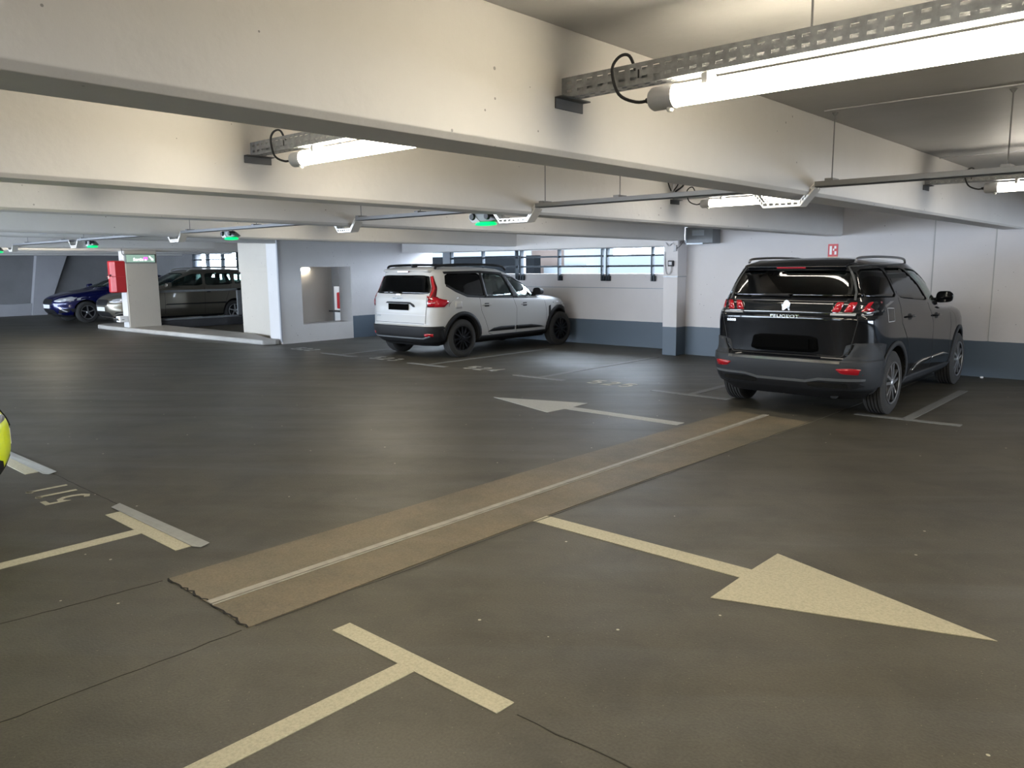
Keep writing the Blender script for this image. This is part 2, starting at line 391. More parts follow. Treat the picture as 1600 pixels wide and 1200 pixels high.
# pillars
b = bx(-7.33, -7.05, 12.1, YW + .3, 0, 2.0); tag(obj('pillar', b, M_['wall'], bevel=.006), kind='structure')
tag(obj('trim_16', bx(-7.335, -7.045, 12.095, 12.6, 1.365, 1.38), M_['frame']), kind='structure')
tag(obj('trim_17', bx(-7.34, -7.04, 12.09, 12.6, 1.38, 1.41), M_['wallplain']), kind='structure')
b = bx(-21.12, -20.8, 8.45, 9.25, .1, 2.05); tag(obj('pillar', b, M_['beige'], bevel=.006), kind='structure')
# raised kerb island
b = prism(BM(), [(-22.85, 8.35), (-22.7, 8.62), (-14.9, 8.62), (-14.9, 8.97), (-16.0, 9.45), (-20.5, 9.45), (-22.85, 9.45)], 'z', 0, .11)
b = prism(BM(), [(-22.9, 8.55), (-22.7, 8.35), (-21.9, 8.3), (-14.75, 8.62), (-14.62, 8.85), (-14.62, 8.96), (-15.06, 8.98), (-16.4, 9.42), (-22.9, 9.42)], 'z', 0, .11)
tag(obj('kerb_island', b, M_['kerb'], bevel=.03), kind='structure')
tag(obj('low_wall', bx(-21.1, -20.95, 9.25, 11.75, 0, .22), M_['darkwall'], bevel=.01), kind='structure')

# ---- expansion joint in the floor
tag(obj('trim_20', flat([(-3.95, 1.69), (-3.12, 1.67), (-3.12, 3.4), (-3.08, 5.2), (-2.98, 7.8), (-3.86, 7.9), (-3.93, 5)], 0, .004), M_['patch']), kind='structure')
tag(obj('trim_21', flat([(-3.86, 7.9), (-2.98, 7.8), (-2.95, 12.4), (-3.86, 12.4)], 0, .003), M_['floor']), kind='structure')
j = empty('joint_cover_strip', (-3.5, 1.68, 0), label='pale metal joint cover strip running along the tan screed patch', cat='joint strip')
b = bx(-.024, .020, 0, 6.2, .004, .009); obj('cover_plate', b, M_['cover'], j, bevel=.002)
b = bx(.029, .041, 0, 6.2, .004, .008); obj('edge_bead', b, M_['cover'], j, bevel=.002)
def crack(pts, wd, name, label, m='crack', rnd=.012, z=.004):
    P = []; 
    for (a, b_) in zip(pts, pts[1:]):
        for k in range(14):
            t = k / 14; P.append(Vector((a[0] + (b_[0] - a[0]) * t, a[1] + (b_[1] - a[1]) * t, 0)))
    P.append(Vector((*pts[-1], 0)))
    d = (P[-1] - P[0]).normalized(); n = Vector((-d.y, d.x, 0))
    A, B = [], []
    for i, p in enumerate(P):
        o = n * random.uniform(-rnd, rnd) if 0 < i < len(P) - 1 else n * 0; ww = wd * random.uniform(.4, 1)
        A.append(p + o + n * ww); B.append(p + o - n * ww)
    b = BM(); va = [b.verts.new((p.x, p.y, z)) for p in A]; vb = [b.verts.new((p.x, p.y, z)) for p in B]
    for i in range(len(P) - 1): b.faces.new((va[i], vb[i], vb[i + 1], va[i + 1]))
    bmesh.ops.recalc_face_normals(b, faces=b.faces[:])
    o = obj(name, b, M_[m], solid=.0015)
    return tag(o, label, 'crack') if label else tag(o, kind='structure')
crack([(-3.95, 1.69), (-3.55, 1.69), (-3.12, 1.67)], .007, 'floor_crack', 'black jagged crack across the near end of the tan screed patch', z=.0055)
crack([(-3.95, 1.66), (-4.02, .9), (-4.05, -2)], .003, 'trim_22', None, m='seam', rnd=.006, z=.002)
crack([(-3.12, 1.64), (-3.11, .6), (-3.1, -2)], .003, 'trim_23', None, m='seam', rnd=.006, z=.002)
crack([(-4.6, 2.03), (-5.6, 2.06), (-6.9, 2.06)], .003, 'trim_24', None, m='seam', rnd=.004, z=.002)
crack([(-1.75, 1.95), (-.5, 1.98), (1.5, 1.98)], .003, 'trim_25', None, m='seam', rnd=.006, z=.002)
crack([(-3.0, 7.9), (-3.06, 5), (-3.11, 1.7)], .003, 'trim_26', None, m='seam', rnd=.01, z=.0055)

# ---- painted arrows
def arrow(name, y, xt, xs, xh, yh0, yh1, tip, wd, label, m):
    s = 1 if tip > xt else -1
    pts = [(xt, y - wd), (xs, y - wd), (xh, yh0), (tip, y), (xh, yh1), (xs, y + wd), (xt, y + wd)]
    return tag(obj(name, flat(pts, 0, .0035), M_[m]), label, 'floor arrow', 'direction arrows on the floor')
arrow('floor_arrow', 3.70, -3.11, -1.715, -1.71, 3.31, 4.08, -.58, .068, 'cream painted arrow pointing right, nearest the camera', 'paint')
arrow('floor_arrow', 6.90, -3.95, -5.37, -5.39, 6.54, 7.28, -6.53, .075, 'white painted arrow pointing left, beyond the tan joint patch', 'paint2')

# ---- bay T marks
def bay_mark(xc, near, label, y_end, m, half=.5):
    if near: yc0, yc1 = 1.905, 2.0
    else: yc0, yc1 = 8.50, 8.60
    b = flat([(xc - half, yc0), (xc + half, yc0), (xc + half, yc1), (xc - half, yc1)], 0, .0035)
    ya, yb = (y_end, yc0) if near else (yc1, y_end)
    prism(b, [(xc - .05, ya), (xc + .05, ya), (xc + .05, yb), (xc - .05, yb)], 'z', 0, .0032)
    return tag(obj('bay_line', b, M_[m]), label, 'bay line', 'T-shaped bay lines')
bay_mark(-2.31, True, 'cream T-shaped bay line at the bottom of the picture', -2.4, 'paint')
bay_mark(-4.83, True, 'cream T-shaped bay line beside the bay number 511, grey tape along its bar', -2.4, 'paint')
bay_mark(-7.41, True, 'pale T-shaped bay line just beyond the yellow car', -2.4, 'paint')
bay_mark(-2.30, False, 'grey T-shaped bay line to the right of the black car', 10.9, 'paint3')
bay_mark(-4.78, False, 'grey T-shaped bay line at the left rear wheel of the black car', 11.2, 'paint3', .53)
bay_mark(-7.20, False, 'grey T-shaped bay line between the bay numbers 524 and 525', 11.7, 'paint3', .46)
bay_mark(-9.58, False, 'grey T-shaped bay line at the right rear wheel of the white car', 11.7, 'paint3', .45)
bay_mark(-12.0, False, 'grey T-shaped bay line to the left of the white car', 11.7, 'paint3')
# tape strips
for x0, x1, y, nm in ((-5.47, -4.26, 2.032, 'peeling grey tape strip along the T bar beside the bay number 511'), (-8.0, -6.75, 2.035, 'pale grey tape strip along the T bar beyond the yellow car')):
    b = flat([(x0, y - .035), (x1 - .05, y - .035), (x1, y - .01), (x1 + .0, y + .045), (x0 - .05, y + .04)], .0045, .002)
    v = [v for v in b.verts if v.co.x > x1 - .3 and v.co.y > y]
    for q in v: q.co.z += .012
    tag(obj('floor_tape', b, M_['tape']), nm, 'tape', 'tape strips on the floor')

# ---- stencilled bay numbers, built as digit strokes
DIG = {'1': [[(.28, .86), (.5, 1.0)], [(.5, 1.0), (.5, 0)]],
       '5': [[(.92, 1.0), (.14, 1.0), (.10, .58), (.30, .66), (.62, .64), (.86, .50), (.90, .30), (.76, .10), (.45, 0), (.08, .07)]],
       '2': [[(.08, .80), (.25, .97), (.55, 1.0), (.84, .88), (.84, .66), (.60, .42), (.10, 0), (.95, 0)]],
       '3': [[(.08, .90), (.4, 1.0), (.78, .92), (.84, .72), (.66, .55), (.40, .53), (.72, .50), (.90, .30), (.76, .08), (.4, 0), (.06, .08)]],
       '4': [[(.72, 0), (.72, 1.0), (.06, .28), (.98, .28)]]}
def number(s, xc, yc, hgt, wd, gap, flip, label, m, lw=.018):
    root = empty('bay_number', (xc, yc, 0), PI if flip else 0, label, 'bay number', 'stencilled bay numbers')
    tot = len(s) * wd + (len(s) - 1) * gap
    for i, ch in enumerate(s):
        b = BM(); ox = -tot / 2 + i * (wd + gap); z = .0025
        for st in DIG[ch]:
            P = [Vector((ox + p[0] * wd, (p[1] - .5) * hgt, 0)) for p in st]
            L_, R_ = [], []
            for k, p in enumerate(P):
                d1 = (P[k] - P[k - 1]).normalized() if k else (P[1] - P[0]).normalized()
                d2 = (P[k + 1] - P[k]).normalized() if k < len(P) - 1 else d1
                n1 = Vector((-d1.y, d1.x, 0)); n2 = Vector((-d2.y, d2.x, 0)); n = (n1 + n2)
                n = n.normalized() if n.length > .3 else n1
                k_ = min(1 / max(n.dot(n1), .5), 1.8)
                L_.append(p + n * lw * k_); R_.append(p - n * lw * k_)
            va = [b.verts.new((p.x, p.y, z)) for p in L_]; vb = [b.verts.new((p.x, p.y, z)) for p in R_]
            for k in range(len(P) - 1): b.faces.new((va[k], vb[k], vb[k + 1], va[k + 1]))
        bmesh.ops.recalc_face_normals(b, faces=b.faces[:])
        for f in b.faces:
            if f.normal.z < 0: f.normal_flip()
        obj('digit', b, M_[m], root, solid=.002)
    return root
number('511', -6.13, 1.875, .27, .12, .075, True, 'white stencilled bay number 511 upside down beside the yellow car', 'paint', .018)
number('525', -6.05, 8.72, .27, .16, .09, False, 'white stencilled bay number 525 beyond the far arrow', 'paint', .024)
number('524', -8.50, 8.76, .27, .16, .09, False, 'faint stencilled bay number 524 behind the white car, right of its bay line', 'paint2', .022)
number('523', -10.8, 8.70, .27, .16, .09, False, 'faint stencilled bay number 523 directly behind the white car', 'paint2', .022)
number('522', -13.35, 8.74, .27, .16, .09, False, 'faint stencilled bay number 522 by the wall with the square opening', 'paint2', .022)

# ================================================================== LUMINAIRES
def perforated(bm, x0, x1, y, za, zb, pitch=.05, slot=.026, vertical=True, y1=None):
    """a web of steel with two rows of slots really cut out"""
    n = int((x1 - x0) / pitch); H = zb - za
    rows = [0, .22, .36, .64, .78, 1.0]
    for i in range(n):
        a = x0 + i * pitch
        for (u0, u1, hole) in ((a, a + pitch - slot, False), (a + pitch - slot, a + pitch, True)):
            for k in range(5):
                if hole and k in (1, 3): continue
                if vertical: q = [(u0, y, za + rows[k] * H), (u1, y, za + rows[k] * H), (u1, y, za + rows[k + 1] * H), (u0, y, za + rows[k + 1] * H)]
                else:
                    W_ = y1 - y; q = [(u0, y + rows[k] * W_, za), (u0, y + rows[k + 1] * W_, za), (u1, y + rows[k + 1] * W_, za), (u1, y + rows[k] * W_, za)]
                bm.faces.new([bm.verts.new(p) for p in q])
def luminaire(xb, y, span, label, dim=False, off=False, detail=True, tube_x=.50, tube_len=1.5, z=2.26):
    """origin on the beam face; channel runs along +x to the next beam"""
    root = empty('tube_luminaire', (xb, y, z), 0, label, 'light', 'tube luminaires between the beams')
    b = BM()
    perforated(b, 0, span, -.035, 0, .075); perforated(b, 0, span, .035, 0, .075)
    perforated(b, 0, span, -.035, 0, 0, vertical=False, y1=.035)
    bmesh.ops.remove_doubles(b, verts=b.verts[:], dist=1e-5)
    obj('channel', b, M_['galv'], root, solid=.0018)
    for xx, s in ((0, 1), (span, -1)):
        b = BM(); box(b, min(xx, xx + s * .045), max(xx, xx + s * .045), -.08, .10, -.006, 0)
        box(b, min(xx, xx + s * .006), max(xx, xx + s * .006), -.08, .10, -.045, 0)
        obj('bracket', b, M_['bracket'], root, bevel=.002)
    zt = -.058; r = .039
    L = tube_len
    b = lathe(BM(), [(tube_x + .0, r * .9), (tube_x + .004, r), (tube_x + L, r), (tube_x + L + .004, r * .9)], 'x', 24, 0, (0, 0, zt))
    t = obj('tube', b, M_['cap' if off else 'tubem2' if dim else 'tubem'], root, smooth=True)
    for xx, s in ((tube_x, -1), (tube_x + L, 1)):
        b = lathe(BM(), [(xx, .001), (xx, r + .003), (xx + s * .09, r + .003), (xx + s * .10, r - .004), (xx + s * .101, .001)], 'x', 24, 0, (0, 0, zt))
        bmesh.ops.recalc_face_normals(b, faces=b.faces[:])
        obj('end_cap', b, M_['cap'], root, smooth=True)
    for xx in (tube_x + .12, tube_x + L - .35):
        b = bx(xx, xx + .022, -.030, .030, zt + r - .006, -.002); box(b, xx, xx + .022, -.034, -.030, zt + r - .022, -.004); box(b, xx, xx + .022, .030, .034, zt + r - .022, -.004)
        obj('clamp', b, M_['cap'], root)
    if detail:
        P = spline([(tube_x - .105, 0, zt), (tube_x - .15, -.03, zt - .005), (tube_x - .215, -.05, zt + .03), (tube_x - .245, -.052, .06), (tube_x - .22, -.045, .105), (tube_x - .19, -.02, .11), (tube_x - .17, .0, .05)], 24)
        obj('cable', tube(BM(), P, .006, 8), M_['rubber'], root, smooth=True)
        obj('gland', lathe(BM(), [(tube_x - .125, .001), (tube_x - .125, .009), (tube_x - .10, .014), (tube_x - .10, .001)], 'x', 12, 0, (0, 0, zt)), M_['rubber'], root)
        b = lathe(BM(), [(zt - r + .004, .013), (zt - r - .008, .013), (zt - r - .014, .009), (zt - r - .016, .001)], 'z', 14, 0, (tube_x - .02, -.004, 0))
        bmesh.ops.recalc_face_normals(b, faces=b.faces[:])
        obj('screw_button', b, M_['clear'], root, smooth=True)
        b = BM()
        for xx in (.36, ): box(b, xx, xx + .006, -.038, -.036, .02, .05)
        obj('tie', b, M_['rubber'], root)
        obj('hanger_rod', tube(BM(), [(.99, 0, .02), (.99, 0, CEIL - z)], .004, 8), M_['galvlt'], root)
    return root
S1 = 2.14
luminaire(-2.05, 2.62, S1, 'lit tube luminaire largest in view, at the upper right on a perforated channel')
luminaire(-4.40, 2.60, 2.09, 'lit tube luminaire half hidden behind the nearest beam, on the second beam')
luminaire(-4.40, 7.45, 2.09, 'lit tube luminaire near the middle right behind the dip in the cable tray', tube_x=.42, dim=True)
luminaire(-2.05, 7.74, S1, 'lit tube luminaire cut by the right edge, above the black car', tube_x=.56, dim=True)
luminaire(-6.93, 2.60, 2.27, 'tube luminaire tucked above the lower edge of the second beam at the left', z=2.36, dim=True)
luminaire(-6.93, 7.50, 2.27, 'tube luminaire behind the second beam, over the far parking bays', detail=False, dim=True, z=2.34)
luminaire(-10.85, 2.60, 3.66, 'tube luminaire in the fourth ceiling bay near the left', detail=False, tube_x=.9, off=True, z=2.36)
luminaire(-10.85, 7.50, 3.66, 'tube luminaire in the fourth ceiling bay nearest the white car', detail=False, tube_x=.9, z=2.36)
for x, y, sp, t in ((-2.05, -1.9, 2.14, 'behind the camera, unseen, added to light the beams'), (-4.40, -1.9, 2.09, 'behind the lime car, unseen, added as fill for the beams'), (.35, 2.62, 2.14, 'right of the camera'), (.35, 7.7, 2.14, 'right of the camera by the wall'), (-14.62, 4.5, 3.5, 'before the square opening'), (-21.0, 6.3, 2.74, 'by the red cabinet')):  # the ones behind camera and lime car are unseen, added to brighten the beams
    luminaire(x, y, sp, 'tube luminaire between the beams ' + t, detail=False, z=2.42 if x < -20 else 2.26, dim=y < 0, off=(x == -14.62))
# lamp seen through the square opening
root = empty('batten_light', (-18.98, 12.42, 1.56), 0, 'small lit batten light on the wall seen through the square opening', 'light')
obj('lamp_housing', bx(0, .05, -.24, .24, -.02, .05), M_['cap'], root, bevel=.005)
obj('lamp_tube', lathe(BM(), [(-.2, .001), (-.2, .03), (.2, .03), (.2, .001)], 'y', 16, 0, (.06, 0, -.03)), M_['tubem2'], root, smooth=True)

# ================================================================== CABLE TRAY over the aisle
tray = empty('cable_tray', (0, 5.2, 0), 0, 'thin grey cable tray hung on rods, dipping under every beam', 'cable tray')
TZ = 2.075; DZ = 1.965
segs = [(2.0, -2.02), (-2.45, -4.37), (-4.87, -6.84), (-7.24, -10.78), (-11.2, -14.55), (-14.95, -17.95), (-18.3, -30)]
for a, c in segs:
    b = BM(); z0, z1 = TZ, TZ + .035
    box(b, c, a, -.05, .05, z0, z0 + .003); box(b, c, a, -.05, -.046, z0, z1); box(b, c, a, .046, .05, z0, z1)
    obj('tray_length', b, M_['galvlt'], tray)
for (a, c), (a2, c2) in zip(segs, segs[1:]):
    b = BM(); P = [(c, TZ + .03), (c - .09, DZ + .035), (a2 + .09, DZ + .035), (a2, TZ + .03)]
    for yy in (-.05, .046):
        for p, q in zip(P, P[1:]):
            n = 6; 
            for k in range(n):
                t0, t1 = k / n, (k + .55) / n; t2 = (k + 1) / n
                def pt(t, dz): return (p[0] + (q[0] - p[0]) * t, yy, p[1] + (q[1] - p[1]) * t + dz)
                for ta, tb, za, zb in ((t0, t2, 0, -.010), (t0, t2, -.026, -.036), (t0, t0 + .35 / n, -.010, -.026)):
                    b.faces.new([b.verts.new(v) for v in (pt(ta, zb), pt(tb, zb), pt(tb, za), pt(ta, za))])
    for p, q in zip(P, P[1:]):
        b.faces.new([b.verts.new(v) for v in ((p[0], -.05, p[1] - .036), (p[0], .05, p[1] - .036), (q[0], .05, q[1] - .036), (q[0], -.05, q[1] - .036))])
    obj('perforated_dip', b, M_['alu'], tray, solid=.003)
rods = [-.965, .1, -1.93, -3.55, -4.38 + .0, -5.87, -6.80, -8.88, -7.4, -12.9, -11.3, -15.3, -17.2]
for x in (-.965, .1, -1.93, -2.6, -3.55, -4.30, -5.87, -6.80, -7.5, -8.88, -10.6, -11.4, -13.0, -14.4, -15.3, -17.2):
    b = BM(); tube(b, [(x, 0, TZ + .04), (x, 0, CEIL)], .004, 8)
    lathe(b, [(CEIL - .001, .02), (CEIL - .02, .006)], 'z', 12, 0, (x, 0, 0)); 
    box(b, x - .025, x + .025, -.055, .055, TZ + .033, TZ + .05)
    obj('hanger_rod', b, M_['galvlt'], tray)
b = BM(); 
for i, dy in enumerate((-.02, 0, .02)):
    tube(b, [(-30, dy, TZ + .012), (-11, dy, TZ + .012)], .007, 6)
obj('cable_run', b, M_['rubber'], tray)
# cables dropping behind the second beam's bracket
dc = empty('cable_drop', (-4.4, 7.31, 2.37), 0, 'dark cables dropping from the ceiling onto the luminaire bracket', 'cables')
for i, (dx, dy) in enumerate(((.02, -.1), (.03, .0), (.05, .05), (.03, .2))):
    P = spline([(.02, dy - .05, .22), (.03 + dx, dy, .15), (.03 + dx, dy + .03, .05), (.05, dy * .3 + .02, -.03)], 14)
    obj('cable', tube(BM(), P, .009 if i % 2 else .006, 8), M_['rubber' if i != 1 else 'cap'], dc, smooth=True)

# ---- parking guidance sensors with green discs
def sensor(x, label, cl):
    root = empty('bay_sensor', (x, 5.2, 2.018), 0, label, 'parking sensor', 'green bay sensors under the tray')
    b = prism(BM(), [(-.17, .01), (-.15, .045), (.02, .045), (.17, -.02), (.10, -.035), (-.10, -.035), (-.16, -.01)], 'y', -.05, .05)
    obj('housing', b, M_['sensor'], root, bevel=.012)
    b = prism(BM(), [(-.165, .0), (-.15, .043), (-.11, .043), (-.02, -.036), (-.12, -.038)], 'y', -.055, -.05)
    obj('side_shell', b, M_['sensorgrey'], root)
    for s in (-1, 1):
        b = lathe(BM(), [(-.075, .001), (-.075, .026), (-.06, .030), (.0, .030)], 'y', 18, 0, (s * .09 - .02, 0, .012))
        bmesh.ops.recalc_face_normals(b, faces=b.faces[:])
        obj('ultrasonic_eye', b, M_['rubber'], root, smooth=True)
    b = BM()
    lathe(b, [(-.036, .09), (-.05, .115), (-.062, .105), (-.068, .05), (-.069, .001)], 'z', 24)
    for v in b.verts: v.co.y *= .7
    bmesh.ops.recalc_face_normals(b, faces=b.faces[:])
    obj('green_light', b, M_['green'], root, smooth=True)
    b = BM(); tube(b, [(-.06, 0, .04), (-.06, 0, TZ - 2.018 - .003)], .01, 8); tube(b, [(.04, 0, .03), (.04, 0, TZ - 2.018 - .003)], .01, 8)
    obj('mount', b, M_['sensor'], root)
sensor(-4.99, 'green-lit bay sensor nearest the camera, left of the tray dip', 0)
sensor(-9.50, 'green-lit bay sensor above the passage beside the square opening', 1)
sensor(-14.05, 'green-lit bay sensor left of the red cabinet', 2)
sensor(-19.05, 'green-lit bay sensor at the left edge of the picture', 3)

# ================================================================== WINDOWS & OUTSIDE
def grille(xs, x0, x1, label):
    root = empty('window_grille', ((x0 + x1) / 2, 12.9, 1.28), 0, label, 'window grille', 'steel grilles across the back openings')
    cx = (x0 + x1) / 2
    for z in (.28, .48):
        obj('rail', bx(x0 - cx, x1 - cx, -.02, .02, z - .018, z + .018), M_['grille'], root, bevel=.003)
    for x in xs:
        b = BM(); box(b, x - cx - .016, x - cx + .016, -.045, -.02, .0, .64); box(b, x - cx - .004, x - cx + .02, -.02, .04, .02, .64)
        p = obj('post', b, M_['grille'], root, bevel=.002)
        obj('fixing_plate', bx(x - cx - .03, x - cx + .05, -.02, .05, -.01, .09), M_['grille'], p)
grille((-13.5, -12.48, -11.47), -13.55, -11.42, 'dark grille behind the white car roof, leftmost of three')
grille((-11.33, -10.29, -9.2), -11.36, -9.17, 'dark grille in the middle, above the white car bonnet')
grille((-9.08, -8.05), -9.11, -7.05, 'dark grille next to the pillar, rightmost of three')
for i, (x0, x1) in enumerate(((-13.9, -13.62), (-11.42, -11.34))):
    tag(obj('window_%d' % (i + 1), bx(x0, x1, 12.98, 13.05, 1.41, 1.905), M_['frame'], bevel=.004), kind='structure')
# far-left barred opening
root = empty('window_grille', (-25.6, 13.35, 1.2), 0, 'dark barred grille over the far parked estate car', 'window grille', 'steel grilles across the back openings')
for z in (.2, .43, .68): obj('rail', bx(-1.6, 1.6, -.02, .02, z - .02, z + .02), M_['grille'], root)
for x in (-1.5, -1.38, -.55, -.4, .5, .62, 1.5): obj('post', bx(x - .025, x + .025, -.03, .03, 0, .9), M_['grille'], root)
# buildings outside
tag(obj('neighbour_building', bx(-24, -14.9, 17.5, 17.8, -4, 1.87), M_['out_dark']), 'dark slate-clad block seen through the left grille', 'building')
tag(obj('neighbour_building', bx(-40, -20.8, 26, 30, -4, 8), M_['out_pale']), 'pale grey facade beyond the dark clad block', 'building')
nb = empty('neighbour_house', (-14.5, 18.5, -4), 0, 'beige and white house seen through the middle grille', 'building')
obj('wall', bx(-1.35, 0, 0, .3, 0, 8), M_['out_beige'], nb)
obj('white_wing', bx(0, .8, -.1, .3, 0, 8), M_['out_pale'], nb); obj('parapet', bx(-.7, .85, -.2, -.1, 5.25, 5.55), M_['out_pale'], nb)
tag(obj('courtyard_wall', bx(-17.3, 12, 24, 24.4, -4, 1.9), M_['out_pale']), 'low pale blue-grey wall outside the right grilles', 'wall')
tag(obj('ground_outside', bx(-60, 40, 14.2, 60, -4.2, -4), M_['out_pale']), kind='structure')

# ================================================================== WALL ITEMS
jb = empty('junction_box', (-6.68, 12.25, 1.93), 0, 'grey electrical enclosure on the wall beside the pillar top', 'electrical box')
obj('enclosure', bx(-.24, .26, -.12, .15, 0, .27), M_['boxgrey'], jb, bevel=.006)
obj('door_plate', bx(-.12, .10, -.126, -.12, .13, .22), M_['frame'], jb)
obj('edge_trim', bx(-.245, -.225, -.13, -.1, -.01, .27), M_['frame'], jb); obj('bottom_trim', bx(-.245, .08, -.13, -.1, -.015, .01), M_['frame'], jb)
ps = empty('power_socket', (-7.17, 12.1, 1.6), 0, 'black power socket with a looped grey cable on the pillar', 'socket')
obj('housing', bx(-.05, .05, -.05, 0, -.05, .05), M_['rubber'], ps, bevel=.008)
obj('face', bx(-.03, .03, -.055, -.05, -.025, .03), M_['cap'], ps)
obj('cable', tube(BM(), spline([(0, -.03, -.05), (.0, -.03, -.12), (-.04, -.025, -.19), (-.09, -.02, -.17), (-.12, -.015, -.05), (-.13, -.012, .12), (-.125, -.01, .2)], 30), .008, 8), M_['cap'], ps, smooth=True)
ck = empty('tangled_cable', (-7.12, 12.1, 1.85), 0, 'loose grey wires at the pillar top beside the enclosure', 'cables')
obj('wire', tube(BM(), spline([(-.17, -.02, .11), (-.1, -.02, .05), (-.02, -.03, .1), (.03, -.03, .0), (.0, -.03, -.05)], 24), .007, 8), M_['cap'], ck, smooth=True)
obj('wire', tube(BM(), spline([(.03, -.02, .0), (.1, -.02, .03), (.2, -.03, .13)], 16), .006, 8), M_['rubber'], ck, smooth=True)
obj('wire_clip', bx(.0, .05, -.035, 0, -.04, .06), M_['cap'], ck, bevel=.004)
sg = empty('fire_sign', (-4.53, YR, 1.68), 0, 'small red fire equipment sign on the wall above the black car', 'sign')
obj('panel', bx(-.075, .075, -.006, 0, 0, .19), M_['redsign'], sg); obj('yellow_strip', bx(-.075, .075, -.007, 0, -.03, 0), mat('cream_strip', (.7, .55, .35), .5), sg)
b = BM(); box(b, -.05, -.015, -.009, -.006, .03, .16); box(b, .0, .02, -.009, -.006, .09, .12); box(b, .02, .05, -.009, -.006, .12, .16); box(b, .025, .055, -.009, -.006, .03, .08)
obj('pictogram', b, M_['white'], sg)
tag(obj('bottle_cap', lathe(BM(), [(0, .001), (0, .02), (.02, .02), (.024, .001)], 'z', 12, 0, (-2.38, 12.28, 0)), M_['white']), 'tiny white cap lying on the floor by the slate band', 'litter')
cabn = empty('extinguisher_cabinet', (-20.95, 8.45, 1.0), 0, 'tall red extinguisher cabinet on the side of the sign pillar', 'cabinet')
obj('shell', prism(BM(), [(-.16, 0), (-.16, -.26), (-.09, -.36), (.06, -.36), (.14, -.26), (.14, 0)], 'z', 0, .8), M_['red'], cabn, bevel=.03)
obj('seam', bx(-.165, .145, -.365, 0, .40, .415), M_['redsign'], cabn, bevel=.01); obj('latch', bx(.02, .09, -.375, -.35, .40, .46), M_['lampdark'], cabn)
obj('label_plate', bx(-.08, .0, -.366, -.36, .35, .42), mat('cream_plate', (.6, .45, .4), .5), cabn)
s2 = empty('cabinet_sign', (-20.95, 8.45, 1.82), 0, 'small white and red notice above the red cabinet', 'sign')
obj('panel', bx(-.07, .12, -.012, 0, 0, .2), M_['white'], s2); obj('picture', bx(-.03, .08, -.015, -.012, .05, .17), M_['redsign'], s2)
tag(obj('pillar_daylit_face', bx(-21.14, -20.82, 8.43, 8.45, .1, 2.05), M_['wallplain']), kind='structure')  # paler sheet puts the daylit whiteness of this pillar side into its colour
# exit sign on the pillar
es = empty('exit_sign', (-20.8, 8.81, 1.74), 0, 'pale green exit sign reading Sortie on the pillar top', 'sign')
obj('frame', bx(0, .06, -.38, .38, 0, .23), M_['signframe'], es, bevel=.01)
obj('panel', bx(.06, .066, -.355, .365, .02, .21), M_['signgreen'], es, bevel=.004)
def on_x(x, y, z): # text facing +x
    m = Matrix(((0, 0, 1), (1, 0, 0), (0, 1, 0))).to_4x4(); m.translation = (x, y, z); return m
text_obj('Sortie', .105, M_['signwhite'], 'lettering', es, on_x(.068, -.06, .09), bold=.002)
obj('pink_mark', bx(.066, .070, .07, .18, .08, .155), M_['magenta'], es, bevel=.01)
obj('white_mark', prism(BM(), [(.095, .06), (.115, .11), (.125, .08), (.135, .11), (.155, .06)], 'x', .070, .073), M_['signwhite'], es)
b = prism(BM(), [(.21, .165), (.235, .18), (.30, .105), (.315, .125), (.325, .06), (.255, .07), (.28, .085)], 'x', .066, .070)
obj('arrow', b, M_['signwhite'], es)
obj('conduit', tube(BM(), spline([(.02, -.37, .2), (.02, -.42, .22), (.02, -.44, .32), (.02, -.44, .79)], 16), .012, 8), M_['galvlt'], es)
# guard rail beside the pillar
gr = empty('guard_rail', (-21.0, 9.3, .22), 0, 'grey square guard rail between sign pillar and beige wall', 'railing')
b = BM(); box(b, -.03, .03, 0, 2.4, .74, .80); obj('top_rail', b, M_['boxgrey'], gr, bevel=.005)
obj('post', bx(-.03, .03, 2.25, 2.40, -.1, .80), M_['boxgrey'], gr, bevel=.005); obj('lower_rail', bx(-.03, .03, 0, 2.4, .0, .05), M_['boxgrey'], gr, bevel=.005)
for z in (.15, .68): obj('fixing_bolt', bx(-.03, .03, 2.4, 2.55, z, z + .06), M_['rubber'], gr)
# things seen through the opening
rr = empty('red_reel', (-18.2, 13.25, .45), 0, 'red hose cabinet half seen through the square opening', 'fire equipment')
obj('backboard', bx(-.5, .35, 0, .06, -.42, .6), M_['white'], rr); obj('reel_cabinet', bx(-.05, .3, -.25, 0, 0, .45), M_['red'], rr, bevel=.03); obj('shelf', bx(-.5, .35, -.2, 0, -.1, -.06), M_['rubber'], rr)
# bump stop beside the pillar
bs = empty('bollard_hoop', (-20.98, 8.42, .1), 0, 'small chrome hoop at the foot of the sign pillar', 'guard')
obj('hoop', tube(BM(), spline([(.1, 0, .2), (.1, -.18, .22), (-.1, -.25, .22), (-.2, -.1, .2)], 16), .03, 8), M_['chrome'], bs, smooth=True)
obj('hoop_plate', bx(-.1, .14, -.2, 0, .15, .3), M_['white'], bs, bevel=.01)
